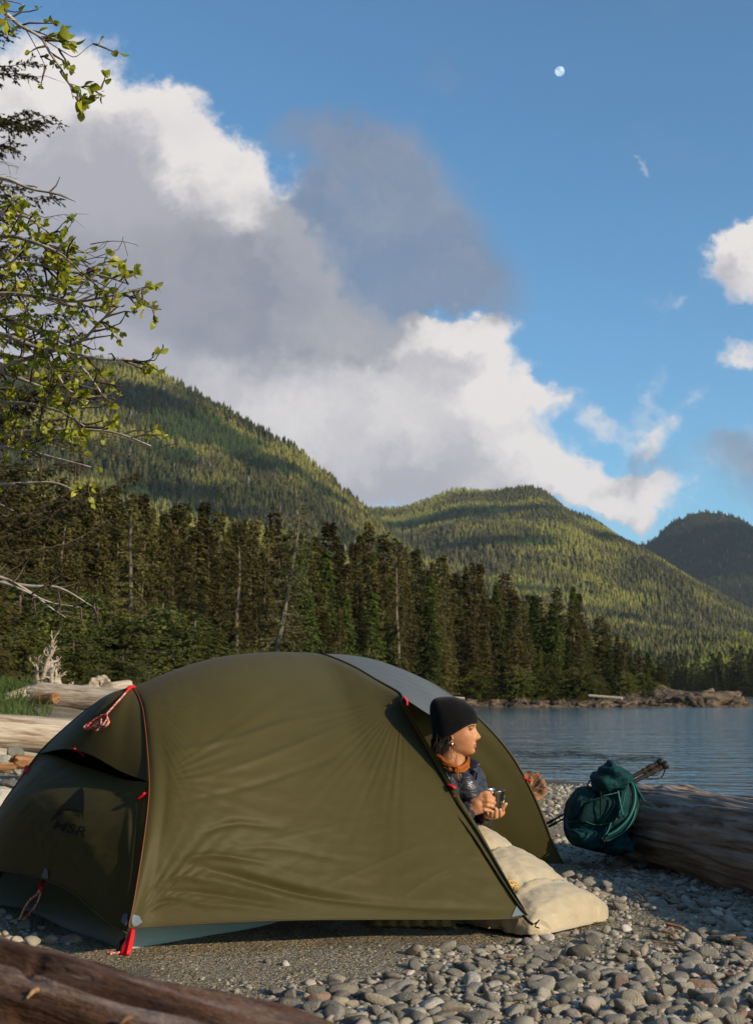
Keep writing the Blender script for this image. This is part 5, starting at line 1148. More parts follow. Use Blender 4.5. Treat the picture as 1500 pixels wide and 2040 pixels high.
# collar: open stand-up collar with pointed far corner
cc = Q(903, 1536, .01)
def ring(c, rx, ry, h, a0, a1, flare, m, name, lean=(0, 0), th=.006, n=60, rows=10, zig=0, axf=None, drop=.03):
    axf = tdir if axf is None else axf; axs = np.array([axf[1], -axf[0], 0]); out = []; inn = []
    for i in range(rows):
        s = i / (rows - 1); row = []
        for a in np.linspace(a0, a1, n):
            q = 1 + flare * s ** 1.3; x = rx * q * math.cos(a); y = ry * q * math.sin(a)
            z = h * s - drop * (math.cos(a) + 1) * .5 + zig * math.sin(a * 9 + s) * s
            row.append(c + axf * (x + lean[0] * s) + axs * (y + lean[1] * s) + [0, 0, z])
        out.append(row)
    S = np.array(out); N_ = gnormals(S); 
    if np.mean(np.einsum('ijk,ijk->ij', N_, S - c)) < 0: N_ = -N_
    bulge = np.sin(np.linspace(0, np.pi, rows))[:, None, None]; So = S + N_ * (th * .5 + th * bulge); Si = S - N_ * (th * .5)
    Vv = np.concatenate([So.reshape(-1, 3), Si[::-1].reshape(-1, 3)]).reshape(2 * rows, n, 3)
    Fq = [tuple(int(x) for x in f) for f in gridfaces(2 * rows, n)] + [((2 * rows - 1) * n + j, (2 * rows - 1) * n + j + 1, j + 1, j) for j in range(n - 1)]
    for j, fl_ in ((0, False), (n - 1, True)):
        for i in range(rows - 1):
            f = (i * n + j, (i + 1) * n + j, (2 * rows - 2 - i) * n + j, (2 * rows - 1 - i) * n + j); Fq.append(f[::-1] if fl_ else f)
    return obj(name, Vv.reshape(-1, 3), Fq, m, per)
ring(cc - [0, 0, .025], .085, .088, .048, R_(30), R_(330), .22, NAVY, 'jacket_collar', th=.010)
# turned out collar tip on the far side
tipm = [Q(928, 1516, .02), Q(940, 1512, .00), Q(957, 1521, -.03), Q(949, 1529, -.04), Q(932, 1535, -.03), Q(920, 1530, .0)]
tc_ = np.mean(tipm, 0); rings_ = []
for k, (s, o_) in enumerate([(.0, .006), (.6, .008), (1, .003), (1, -.003), (.6, -.006), (0, -.006)]):
    rings_.append(catmull(np.vstack([tipm, tipm[:1]]), 40) * s + tc_ * (1 - s) + np.array([-.3, -1, .3]) * o_)
obj('collar_tip', np.array(rings_), gridfaces(6, 40), NAVY, per)
# rust hoodie neckline: rolled fabric round the neck, meeting in front, with a drawcord
hr = catmull([Q(868, 1500, .06), Q(872, 1506, -.03), Q(884, 1516, -.075), Q(898, 1524, -.095), Q(911, 1530, -.09), Q(922, 1530, -.07), Q(931, 1522, -.03), Q(932, 1512, .02), Q(924, 1508, .06)], 50)
V, Fc = tube(hr, .0115 + .003 * np.sin(np.linspace(0, 12, 50)), 12, True, .75); V += .003 * vnoise(V, 45, 5, 2)[:, None]; hd = obj('hoodie', V, Fc, ORA, per)
hr2 = catmull([Q(880, 1520, .0), Q(892, 1529, -.08), Q(908, 1537, -.10), Q(922, 1536, -.09), Q(932, 1528, -.06)], 40); V, Fc = tube(hr2, .0105, 10, True, .7); V += .003 * vnoise(V, 45, 6, 2)[:, None]; obj('hoodie_fold', V, Fc, ORA, per)
V, Fc = tube(catmull([Q(911, 1528, -.11), Q(912, 1538, -.125), Q(911, 1545, -.13), Q(914, 1553, -.135)], 12), .0035, 6); obj('drawcord', V, Fc, ORA, per)
V, Fc = tube(catmull([Q(909, 1528, -.11), Q(907, 1536, -.12), Q(909, 1541, -.125)], 12), .0035, 6); obj('drawcord', V, Fc, ORA, per)
# zip line and embroidered mark on the chest
def onj(u, v, off=.004):
    d = Vector(ray(u, v)).normalized(); h = jb.ray_cast(Vector((0, 0, CH)), d)
    return (np.array(h[0]) - np.array(d) * off) if h[0] is not None else P(u, v, 5.5)
V, Fc = tube(catmull([onj(u, v) for u, v in [(913, 1538), (913, 1550), (915, 1565), (918, 1580), (921, 1595)]], 20), .003, 6); obj('jacket_zip', V, Fc, DARK, jk)
# arc of little bone-like strokes
mb = MB()
for a in ([(929.5, 1556), (932.5, 1560), (935, 1564), (938, 1568)], [(932, 1563), (935, 1561.5), (939, 1560), (941.5, 1558)], [(934.5, 1556), (936, 1560)], [(938.5, 1556.5), (937, 1561)], [(931, 1566), (934, 1565.5)], [(936, 1563), (940, 1564)], [(933, 1567.5), (936, 1566.5), (938.5, 1570)]):
    mb.add(*tube([onj(u, v, .003) for u, v in a], .0013, 5))
mb.build('embroidered_mark', WHT, jk)
for (c_, d_, r_) in ((wrR, nrm(wrR - elR), .036), (wrL, nrm(wrL - elL), .034)):
    V, Fc = tube([c_ - d_ * .03, c_ - d_ * .015, c_, c_ + d_ * .004], [r_ * 1.02, r_ * 1.06, r_ * .98, r_ * .86], 20); obj('cuff', V, Fc, NAVY, jk)
# nails and ring
for p_, r_, (du, dv) in ((fing[4][0][-1], .0075, (1, -.5)), (fing2[4][0][-1], .008, (1, 0))):
    V, Fc = ellipsoid(p_ + np.array([.004 * du, -.005, .003]), np.eye(3), (r_ * .9, .004, r_ * .7), 12, 8); obj('fingernail', V, Fc, NAIL, body)
for f in fing2[:4]:
    V, Fc = ellipsoid(f[0][-1] + np.array([0, -.0055, .003]), np.eye(3), (.0055, .003, .006), 12, 8); obj('fingernail', V, Fc, NAIL, body)
rp = fing[2][0][2] * .55 + fing[2][0][1] * .45; ra = nrm(fing[2][0][2] - fing[2][0][1]); s1_ = nrm(np.cross(ra, upv)); s2_ = np.cross(s1_, ra)
V, Fc = tube([rp + (s1_ * math.cos(a) + s2_ * math.sin(a)) * .0108 for a in np.linspace(0, 6.283, 24)], .0013, 6, False); obj('ring', V, Fc, GOLD, body)
# ------------------------------------------------------------------ steel cup
mug = thing('camping_cup', 'stainless steel camping cup held in both hands', 'cup', MUGC)
prof = [(.000, -.050), (.028, -.050), (.0345, -.048), (.0355, -.044), (.0385, .02), (.0410, .044), (.0428, .0465), (.0434, .048), (.0428, .0495), (.0405, .0485), (.0385, .044), (.0365, .02), (.0335, -.044), (.0, -.045)]
tl = nrm(np.array([.08, -.06, 1])); s1_ = nrm(np.cross(tl, [0, 1, 0])); s2_ = np.cross(tl, s1_); n_ = 64; V = []
for r_, z_ in prof:
    for a in np.linspace(0, 2 * np.pi, n_, endpoint=False): V.append(MUGC + tl * z_ + (s1_ * math.cos(a) + s2_ * math.sin(a)) * max(r_, 1e-4))
Fc = [(i * n_ + j, i * n_ + (j + 1) % n_, (i + 1) * n_ + (j + 1) % n_, (i + 1) * n_ + j) for i in range(len(prof) - 1) for j in range(n_)]
obj('cup_body', V, Fc, STEEL, mug)
V, Fc = tube([MUGC + tl * (.030 - .052 * q) + nrm(np.array([.72, .5, 0])) * (.038 + .020 * math.sin(q * 3.14)) for q in np.linspace(0, 1, 14)], .003, 8, True, 1.8); obj('cup_handle', V, Fc, STEEL, mug)
V, Fc = ellipsoid(MUGC + tl * .030, [s1_, s2_, tl], (.0375, .0375, .0012), 32, 6); obj('coffee', V, Fc, mat('coffee', (.02, .009, .004), rough=.08), mug)
# ------------------------------------------------------------------ quilt over the legs
QM = bpy.data.materials.new('tan_down_fabric'); QM.use_nodes = True; t = NT(QM.node_tree); bs = t.n['Principled BSDF']; tc = t.new('ShaderNodeTexCoord'); v = tc.outputs['Object']
c = t.mix(t.rampv(t.noise(v, 5, 4, .5), .3, .7), (.41, .34, .225), (.46, .385, .26)); t.link(c, bs.inputs['Base Color']); bs.inputs['Roughness'].default_value = .5; bs.inputs['Sheen Weight'].default_value = .15; bs.inputs['Specular IOR Level'].default_value = .3
b = t.new('ShaderNodeBump'); b.inputs['Strength'].default_value = .45; b.inputs['Distance'].default_value = .006; mp = t.new('ShaderNodeMapping'); t.link(v, mp.inputs[0]); mp.inputs['Rotation'].default_value = (0, 0, R_(-46)); mp.inputs['Scale'].default_value = (.45, 1, 1)
def ridge(sc, dist, d=3): return t.math('SUBTRACT', 1.0, t.math('MULTIPLY', t.math('ABSOLUTE', t.math('SUBTRACT', t.noise(mp.outputs[0], sc, d, .5, dist=dist), .5)), 5.0), clamp=True)
t.link(t.math('ADD', t.math('MULTIPLY', ridge(6, .6), 1.2), t.math('ADD', t.math('MULTIPLY', ridge(17, .7), .5), t.math('MULTIPLY', t.noise(mp.outputs[0], 14, 5, .6, dist=.8), 1.0))), b.inputs['Height']); t.link(b.outputs[0], bs.inputs['Normal'])
wq = np.array([.70, .714, 0]); aq = np.array([.69, -.724, 0]); foot = np.array([.835, 5.135, 0]); Lq = 1.02
seams = [.16, .37, .585, .80]   # along the axis from the lap
ns, na_ = 190, 110; S = np.zeros((ns, na_, 3)); sv = np.linspace(0, 1, ns)
hs = np.interp(sv, [0, .12, .25, .4, .55, .70, .80, .845, .90, .95, .985, 1.0], [.36, .39, .39, .36, .305, .240, .185, .145, .135, .115, .07, .0])
wsn = np.interp(sv, [0, .2, .5, .8, .95, 1], [.20, .225, .255, .285, .275, .20])
for i, s in enumerate(sv):
    c_ = foot - aq * Lq * (1 - s); d = min(abs(s - q) for q in seams); puff = 1 - .11 * math.exp(-(d / .016) ** 2) + .05 * min(d / .08, 1) * (1 if s > .1 else 0)
    j = np.linspace(0, 1, na_); th_ = np.pi * (1.10 - 1.20 * j)       # over the top from one side to the other
    cx = np.cos(th_); cz = np.sin(th_); e = .88 + .1 * smooth01(.85, 1, s)
    x_ = np.sign(cx) * np.abs(cx) ** e * wsn[i] * (1 + .0 * s); z_ = np.sign(cz) * np.abs(cz) ** .72 * hs[i] * np.where(cz > 0, 1, .10)
    x_ = x_ * (1 + (puff - 1) * .25); z_ = z_ * puff
    z_ = z_ + .012
    # body shows through near the knees, the far side drops lower
    z_ = z_ * (1 - .10 * smooth01(0, 1, x_ / .28) )
    S[i] = c_ + np.outer(x_, wq) + np.outer(z_, upv)
n_q = gnormals(S); 
if n_q[90, 55, 2] < 0: n_q = -n_q
ds = np.min([np.abs(sv - q) for q in seams], 0)[:, None]; jj = np.linspace(0, 1, na_)[None]
nn = vnoise(np.stack([sv[:, None] * 6 + 0 * jj, jj * 26 + 2 * sv[:, None], 0 * jj * sv[:, None]], -1), 1, 5, 3)
dq = .013 * nn * np.exp(-ds / .05) + .006 * vnoise(S, 7, 8, 3) + .004 * vnoise(S, 30, 12, 2)
dq += .006 * vnoise(np.stack([sv[:, None] * 9 + 0 * jj, jj * 14 + 0 * sv[:, None], 0 * jj * sv[:, None]], -1), 1, 15, 3) * smooth01(.02, .12, jj * (1 - jj) * 4)
S = S + n_q * dq[..., None]; S[..., 2] = np.maximum(S[..., 2], gz(S[..., 0], S[..., 1]) + .004)
ql = thing('quilt', 'tan down quilt with puffy baffles spread over the legs and onto the shingle', 'quilt', (.5, 5.5, 0))
Fc = [tuple(int(x) for x in f) for f in gridfaces(ns, na_)] + [tuple((ns - 1) * na_ + j for j in range(na_))]
obj('quilt_shell', S.reshape(-1, 3), Fc, QM, ql)
bq = bvh(S)
# faded yellow print by the tent corner
YP = mat('yellow_print', (.62, .36, .02), rough=.6); mb = MB(); ry = np.random.default_rng(6)
for k in range(16):
    u0 = 1008 + ry.uniform(0, 18); v0 = 1750 + (u0 - 1008) * .75 + ry.uniform(-3, 14); n_ = 4; pts = [onsurf(bq, u0 + q * ry.uniform(1.6, 3.2), v0 + ry.normal(0, .7), .004, 5.2) for q in range(n_)]
    mb.add(*tube(pts, .0022, 5))
mb.build('yellow_print', YP, ql)
# ------------------------------------------------------------------ backpack
TEAL = mat('teal_nylon', (.004, .034, .039), (.007, .050, .055), 9, .8, .15, bump=.9, bscale=26, bdist=.012, detail=4); TEALD = mat('dark_teal_nylon', (.005, .028, .028), (.007, .036, .038), 9, .8, .15, bump=.9, bscale=26, bdist=.012)
TEALL = mat('light_teal_trim', (.018, .13, .11), rough=.5); BUCK = mat('black_plastic', (.008, .008, .009), rough=.4); GREYW = mat('grey_teal_piping', (.06, .13, .125), rough=.5)
pk = thing('backpack', 'teal hiking backpack leaning against the big grey driftwood log', 'backpack', (1.36, 7.1, 0))
def pp(u, v, d=0.0): return P(u, v, 7.0 + d)
def blob(name, outline, Dc, thick, m, parent, seed=1, wr=.012, n=80, rows=22, ex=.62, fold=None, front=0.0):
    """puffy volume from an outline (pixels at depth Dc): real thickness front and back"""
    O = catmull([P(u, v, Dc) for u, v in outline + outline[:1]], n + 1)[:-1]; c = O.mean(0); V = []
    for k in range(rows):
        a = np.pi * (k / (rows - 1)) - np.pi / 2; s = max(.001, math.cos(a)) ** ex; y = math.sin(a) * thick
        V.append(c + (O - c) * s + np.array([0, y, 0]) + np.array([0, 0, 0]))
    V = np.array(V); N_ = gnormals(np.concatenate([V, V[:, :1]], 1))[:, :-1]
    if np.mean(np.einsum('ijk,ijk->ij', N_, V - c)) < 0: N_ = -N_
    V += N_ * (wr * vnoise(V * [1, 1, 1.6], 11, seed, 3) + wr * .5 * np.sin(30 * vnoise(V, 3.2, seed + 4, 1)))[..., None]
    if fold is not None: V += N_ * fold(V)[..., None]
    Fc = [(i * n + j, i * n + (j + 1) % n, (i + 1) * n + (j + 1) % n, (i + 1) * n + j) for i in range(rows - 1) for j in range(n)] + [tuple(range(n))[::-1], tuple((rows - 1) * n + j for j in range(n))]
    o = obj(name, V.reshape(-1, 3), Fc, m, parent); return o, BVHTree.FromPolygons([tuple(v) for v in V.reshape(-1, 3)], Fc)
bo, bbv = blob('pack_body', [(1152, 1571), (1180, 1567), (1215, 1566), (1245, 1562), (1250, 1585), (1250, 1625), (1251, 1660), (1249, 1690), (1228, 1702), (1195, 1699), (1165, 1691), (1138, 1682), (1127, 1658), (1126, 1622), (1133, 1594)], 7.15, .17, TEAL, pk, 3, .006, 110, 30, .42)
fp, fbv = blob('front_pocket', [(1158, 1600), (1172, 1588), (1200, 1584), (1226, 1590), (1235, 1604), (1231, 1640), (1205, 1648), (1165, 1644), (1144, 1638), (1147, 1615)], 7.03, .075, TEALD, pk, 5, .003, 80, 20, .40)
tp_o, tbv = blob('side_pocket', [(1150, 1576), (1172, 1571), (1187, 1577), (1182, 1592), (1165, 1600), (1150, 1613), (1140, 1635), (1133, 1632), (1134, 1605)], 7.02, .07, TEALD, pk, 7, .004, 70, 18, .45)
lo, lbv = blob('lid', [(1176, 1566), (1182, 1545), (1194, 1532), (1208, 1524), (1215, 1519), (1228, 1530), (1257, 1536), (1257, 1548), (1252, 1562), (1235, 1573), (1210, 1580), (1190, 1582), (1178, 1577)], 7.02, .15, TEAL, pk, 9, .009, 90, 26, .48, lambda V: .007 * np.sin(V[..., 2] * 60 + V[..., 0] * 45 + 5 * vnoise(V, 6, 2)))
hb, hbv = blob('hip_belt_pocket', [(1205, 1684), (1222, 1672), (1250, 1667), (1262, 1678), (1260, 1692), (1243, 1702), (1222, 1704), (1208, 1698)], 6.94, .07, TEAL, pk, 12, .012, 70, 18, .6, lambda V: .007 * np.sin(V[..., 0] * 110 - V[..., 2] * 90))
lowp, _ = blob('lower_pocket', [(1132, 1650), (1160, 1650), (1205, 1654), (1215, 1672), (1205, 1692), (1178, 1692), (1150, 1684), (1137, 1672)], 7.03, .10, TEAL, pk, 14, .006, 80, 20, .5, lambda V: .006 * np.sin(V[..., 0] * 80 + V[..., 2] * 60) * .5)
def line(name, bv, pts, r, m, parent, off=.004, flat=.5, D=6.9, n=40):
    W = catmull([onsurf(bv, u, v, off, D) for u, v in pts], n); V, Fc = tube(W, r, 8, True, flat); return obj(name, V, Fc, m, parent)
line('piping', bbv, [(1137, 1655), (1132, 1640), (1135, 1622), (1143, 1605), (1153, 1594), (1165, 1587), (1180, 1582)], .007, GREYW, pk, .012, .5, 6.92)
line('piping', bbv, [(1140, 1637), (1160, 1637), (1180, 1642), (1200, 1644), (1219, 1638)], .0038, TEALL, pk, .02, .7, 6.92)
line('piping', lbv, [(1201, 1586), (1215, 1583), (1231, 1575)], .004, TEALL, pk, .012, .7, 6.9)
def webb(name, pts, wd, m, parent=pk, th=.0035, n=24, sides=6):
    W = catmull([P(*q) for q in pts], n); V, Fc = tube(W, wd, 8, True, th / wd); return obj(name, V, Fc, m, parent)
webb('lid_strap', [(1196, 1578, 6.87), (1197, 1592, 6.86), (1196, 1610, 6.87), (1196, 1624, 6.88)], .014, TEALD)
webb('compression_strap', [(1231, 1576, 6.88), (1234, 1592, 6.86), (1238, 1612, 6.86), (1243, 1630, 6.86)], .005, TEALL)
webb('compression_strap', [(1245, 1580, 6.90), (1240, 1605, 6.89), (1232, 1622, 6.88), (1222, 1647, 6.87)], .007, TEALL)
# padded shoulder strap bowing out at the right with light edge
def padstrap(pts, wd, th, nm):
    W = catmull([P(*q) for q in pts], 60); V, Fc = tube(W, wd, 14, True, th / wd); o = obj(nm, V, Fc, TEALD, pk); return W
W = padstrap([(1254, 1556, 6.98), (1264, 1572, 6.93), (1267, 1592, 6.90), (1263, 1615, 6.87), (1252, 1640, 6.85), (1232, 1660, 6.84), (1205, 1675, 6.84)], .024, .011, 'shoulder_strap')
T_, N_, B_2 = frames(W); 
V, Fc = tube(catmull([P(1255, 1556, 6.95), P(1263, 1570, 6.90), P(1265.5, 1590, 6.87), P(1261, 1612, 6.84), P(1249, 1635, 6.82), P(1228, 1655, 6.81), P(1210, 1665, 6.81)], 60), .0065, 8, True, .8); obj('strap_edge', V, Fc, TEALL, pk)
V, Fc = tube(catmull([P(1268, 1604, 6.88), P(1262, 1630, 6.84), P(1246, 1655, 6.82), P(1222, 1671, 6.81), P(1208, 1677, 6.81)], 50), .004, 6); obj('strap_edge', V, Fc, TEALL, pk)
webb('load_strap', [(1258, 1556, 6.96), (1266, 1570, 6.93), (1276, 1585, 6.9), (1285, 1599, 6.88)], .007, TEALD)
webb('load_strap', [(1262, 1560, 6.94), (1272, 1577, 6.9), (1284, 1597, 6.87)], .003, TEALL)
webb('sternum_strap', [(1216, 1640, 6.86), (1210, 1655, 6.84), (1202, 1666, 6.83)], .012, TEAL); webb('sternum_strap', [(1217, 1640, 6.85), (1211, 1656, 6.83), (1203, 1668, 6.82)], .003, TEALL)
for (u, v) in ((1199, 1672), (1203, 1677), (1232, 1647 - 20)):
    V, Fc = tube([P(u, v - 4, 6.82), P(u, v - 3.5, 6.82), P(u, v + 3.5, 6.82), P(u, v + 4, 6.82)], [.012, .017, .017, .012], 4, True, .5); obj('buckle', V, Fc, BUCK, pk)
webb('haul_loop', [(1180, 1553, 7.0), (1172, 1560, 6.98), (1171, 1570, 6.97), (1178, 1572, 6.97)], .006, BUCK)
webb('belt_cord', [(1264, 1640, 6.9), (1270, 1648, 6.88), (1268, 1660, 6.87), (1262, 1668, 6.86)], .003, BUCK)
for (u, v) in ((1163, 1580), (1227, 1563), (1205, 1575), (1236, 1542)):
    W = catmull([onsurf(bbv if u < 1170 else lbv, u + 3 * math.cos(a), v + 2.4 * math.sin(a), .012, 6.88) for a in np.linspace(0, 5.5, 10)], 20); V, Fc = tube(W, .0022, 6); obj('cord_loop', V, Fc, BUCK, pk)
# ------------------------------------------------------------------ trekking poles
PB = mat('pole_black', (.012, .010, .009), rough=.45); PG = mat('pole_grip', (.022, .016, .011), rough=.8); PBL = mat('pole_shaft_blue', (.03, .05, .09), rough=.35)
def tpole(a, b_, c_, loop, label, ex=0):
    a, b_, c_ = P(*a), P(*b_), P(*c_); e = thing('trekking_pole', label, 'trekking pole', a)
    V, Fc = tube([a, a * .5 + b_ * .5, b_], [.005, .008, .009], 10); obj('shaft', V, Fc, PBL if ex else PB, e)
    n = 22; W = [b_ + (c_ - b_) * q for q in np.linspace(0, 1, n)]; rr_ = [.0125 + .003 * math.sin(q * 21) * (q > .4) + (.004 if .4 < q < .95 else 0) for q in np.linspace(0, 1, n)]; V, Fc = tube(W, rr_, 12); obj('grip', V, Fc, PG, e)
    d = nrm(c_ - b_); V, Fc = tube([c_ - d * .012, c_, c_ + d * .012, c_ + d * .024, c_ + d * .03], [.017, .021, .026, .023, .012], 12); obj('grip_top', V, Fc, PB, e)
    if loop: 
        V, Fc = tube(catmull([P(*q) for q in loop], 40), .007, 6, True, .4); obj('wrist_strap', V, Fc, PB, e)
    V, Fc = tube([a - d * .03, a, a + d * .04], [.003, .007, .010], 8); obj('pole_tip', V, Fc, PB, e)
tpole((1090, 1641, 7.25), (1258, 1549, 7.18), (1312, 1521, 7.22), [(1318, 1526, 7.2), (1316, 1536, 7.2), (1308, 1545, 7.19), (1296, 1546, 7.19), (1290, 1543, 7.19)], 'black trekking pole behind the backpack, upper one of the pair')
tpole((1096, 1646, 7.27), (1262, 1559, 7.15), (1321, 1527, 7.20), [(1326, 1532, 7.19), (1318, 1549, 7.18), (1305, 1553, 7.17), (1288, 1552, 7.17), (1296, 1541, 7.18), (1308, 1541, 7.18)], 'black trekking pole behind the backpack, lower one of the pair with wrist loop', 1)
# ------------------------------------------------------------------ near alder at left
ALB = mat('alder_bark', (.30, .26, .22), (.55, .50, .44), 9, .85, .15, bump=.5, bscale=40, bdist=.006); ALT = mat('alder_twig', (.055, .038, .028), (.12, .09, .07), 20, .8, .2)
ALL_ = bpy.data.materials.new('alder_leaf'); ALL_.use_nodes = True; t = NT(ALL_.node_tree); bs = t.n['Principled BSDF']; at = t.new('ShaderNodeAttribute', attribute_name='tone')
c = t.mix(at.outputs['Fac'], (.15, .19, .015), (.42, .41, .035)); t.link(c, bs.inputs['Base Color']); bs.inputs['Roughness'].default_value = .42; bs.inputs['Specular IOR Level'].default_value = .35
tr = t.new('ShaderNodeBsdfTranslucent'); t.link(c, tr.inputs[0]); mx = t.new('ShaderNodeMixShader'); mx.inputs[0].default_value = .38; t.link(bs.outputs[0], mx.inputs[1]); t.link(tr.outputs[0], mx.inputs[2]); t.link(mx.outputs[0], t.n['Material Output'].inputs[0])
al = thing('alder_tree', 'alder with bright green young leaves and pale twigs reaching in from the left edge', 'tree', (-2.75, 6.2, 0))
ra = np.random.default_rng(31)
base_ = np.array([-2.75, 6.2, -.05]); mbt = MB(); V, Fc = tube(catmull([base_, base_ + [.05, 0, .9], base_ + [-.03, .1, 1.9], base_ + [.05, .0, 3.2], base_ + [-.1, 0, 5.2]], 30), np.linspace(.11, .05, 30), 14); obj('trunk', V, Fc, ALB, al)
leaves = []; tw = MB(); mbb = MB()
def leafat(p, d, L):
    d = nrm(d + ra.normal(0, .35, 3)); s = nrm(np.cross(d, ra.normal(size=3))); n = np.cross(s, d); w_ = L * ra.uniform(.30, .38); out = []
    pr = [(0, 0), (.18, .62), (.42, 1), (.68, .78), (.88, .38), (1, 0)]; up_ = ra.uniform(.10, .3)
    mid = [p + d * L * a + n * L * .10 * math.sin(a * 3) for a, _ in pr]; lf = [m + s * w_ * b_ + n * w_ * up_ * b_ for m, (a, b_) in zip(mid, pr)]; rt_ = [m - s * w_ * b_ + n * w_ * up_ * b_ for m, (a, b_) in zip(mid, pr)]
    leaves.append((mid, lf, rt_))
def twig(p, d, L, r, depth, dens, lsz, droop=0.0):
    n = max(4, int(L / .05)); pts = [np.array(p, float)]; d = nrm(d)
    for i in range(n): d = nrm(d + ra.normal(0, .16, 3) + [0, 0, -droop * .06]); pts.append(pts[-1] + d * L / n)
    (mbb if r > .006 else tw).add(*tube(pts, np.linspace(r, max(.0012, r * .4), n + 1), 6 if r > .006 else 4, False))
    if depth == 0:
        for i in range(1, n + 1):
            if ra.uniform() < dens * 1.3: leafat(pts[i], nrm(pts[i] - pts[i - 1]) + ra.normal(0, .7, 3) + [0, 0, .15], lsz * ra.uniform(.5, 1.15))
        if dens > .1:
            for q in range(ra.integers(1, 4)): leafat(pts[-1], d + ra.normal(0, .5, 3), lsz * ra.uniform(.6, 1.2))
    else:
        for i in range(2, n + 1, 1 if depth == 1 else 2):
            if ra.uniform() < .62:
                b_ = nrm(pts[i] - pts[i - 1]); sd_ = nrm(np.cross(b_, ra.normal(size=3))); twig(pts[i], b_ * ra.uniform(.5, 1.1) + sd_ * ra.uniform(.4, .9), L * ra.uniform(.22, .5), r * .5, depth - 1, dens, lsz, droop)
def limb(pix, D0, D1, r0, r1, sub, dens, lsz, L=.35, depth=1, droop=0.0):
    pts = catmull([P(u, v, D0 + (D1 - D0) * k / (len(pix) - 1)) for k, (u, v) in enumerate(pix)], 30); mbb.add(*tube(pts, np.linspace(r0, r1, 30), 8))
    for k in range(sub):
        i = int(30 * (1 - (1 - ra.uniform(.12, .99)) )) ; i = min(29, max(1, i)); b_ = nrm(pts[i] - pts[i - 1]); sd_ = nrm(np.cross(b_, ra.normal(size=3)))
        twig(pts[i], b_ * ra.uniform(.4, 1.0) + sd_ * ra.uniform(.4, .9), L * ra.uniform(.5, 1.2), .006, depth, dens, lsz, droop)
    return pts
# top overhanging branch
limb([(-260, -60), (-90, 0), (0, 20), (40, 50), (80, 72), (100, 105), (118, 130), (138, 165), (146, 195)], 5.3, 4.9, .016, .0025, 9, .25, .05, .16, 0, 1)
limb([(60, 60), (100, 85), (130, 104), (150, 112), (172, 95), (190, 82)], 5.0, 4.9, .004, .0015, 5, .4, .06, .12, 0)
limb([(-60, -40), (0, -5), (30, 3), (46, 8)], 5.0, 4.9, .006, .002, 4, .6, .06, .10, 0); limb([(-60, 30), (0, 36), (40, 45), (70, 90), (90, 130)], 5.2, 5.1, .005, .0015, 5, .2, .05, .14, 0, 1)
limb([(138, 165), (160, 172), (180, 178), (205, 176)], 4.9, 4.9, .003, .001, 3, .5, .05, .08, 0); limb([(146, 190), (165, 198), (182, 212)], 4.9, 4.9, .003, .001, 3, .8, .055, .06, 0)
# middle leafy mass
for (pix, s, dn, lz) in [(a_, int(b_ * 1.7) if b_ > 5 else b_, c_, d_) for a_, b_, c_, d_ in [
    ([(-300, 620), (-120, 560), (0, 530), (70, 525), (130, 540), (200, 548), (255, 565)], 20, .55, .070), ([(-300, 560), (-120, 500), (0, 470), (60, 480), (120, 505), (160, 540)], 16, .55, .070),
    ([(-300, 640), (-100, 600), (0, 585), (80, 590), (150, 600), (215, 590), (285, 575)], 20, .5, .060), ([(-300, 600), (-100, 610), (0, 640), (60, 680), (110, 740), (140, 780), (190, 790)], 22, .5, .060),
    ([(-300, 680), (-100, 660), (0, 665), (70, 690), (130, 700), (200, 715), (265, 716)], 22, .55, .065), ([(-300, 700), (-100, 720), (0, 740), (80, 770), (140, 790), (180, 800)], 18, .5, .060),
    ([(-300, 760), (-100, 780), (0, 800), (60, 805), (120, 820), (170, 850)], 18, .55, .060), ([(-300, 840), (-100, 850), (0, 860), (80, 858), (160, 856), (230, 862), (300, 888)], 18, .5, .060),
    ([(-300, 900), (-100, 890), (0, 890), (60, 900), (120, 915), (180, 930)], 16, .5, .055), ([(-300, 1000), (-100, 960), (0, 965), (60, 962), (110, 962), (150, 978)], 5, .10, .05),
    ([(-200, 480), (-60, 440), (0, 425), (50, 430), (80, 450), (110, 470)], 10, .45, .055), ([(-200, 780), (0, 730), (100, 700), (160, 680), (200, 640), (235, 610)], 12, .3, .06),
    ([(0, 640), (60, 650), (120, 690), (170, 740), (200, 780)], 12, .15, .05), ([(-200, 420), (-40, 360), (10, 355), (60, 375), (110, 385), (150, 400)], 5, .05, .04)]]:
    limb(pix, 5.9 + ra.uniform(-.3, .3), 5.2 + ra.uniform(-.5, .5), .019, .003, s, dn, lz * .62, .14, 1 if s > 11 else 0)
# bare twigs
for k in range(26):
    u, v = ra.uniform(80, 210), ra.uniform(480, 900); twig(P(u, v, ra.uniform(4.9, 5.8)), (1, ra.uniform(-.3, .3), ra.uniform(-.5, .5)), ra.uniform(.12, .26), .003, 1, 0.04, .04)
for pix, s in (([(-200, 1180), (-60, 1165), (0, 1160), (50, 1178), (100, 1200), (160, 1210)], 8), ([(-60, 1150), (0, 1150), (60, 1180), (100, 1210), (130, 1230)], 7), ([(-100, 980), (-30, 1000), (0, 1005), (26, 1017)], 3), ([(0, 1160), (60, 1168), (120, 1172), (190, 1212)], 6)):
    limb(pix, 6.2, 6.0, .012, .002, s, 0.0, .05, .16, 0)
mbb.build('branches', ALB, al); tag(tw.build('twigs', ALT, al), kind='stuff')
nl = len(leaves); V = np.array([m + l[1:5] + r_[1:5] for m, l, r_ in leaves]).reshape(-1, 3)   # 6 mid, 4 left, 4 right
fl = []
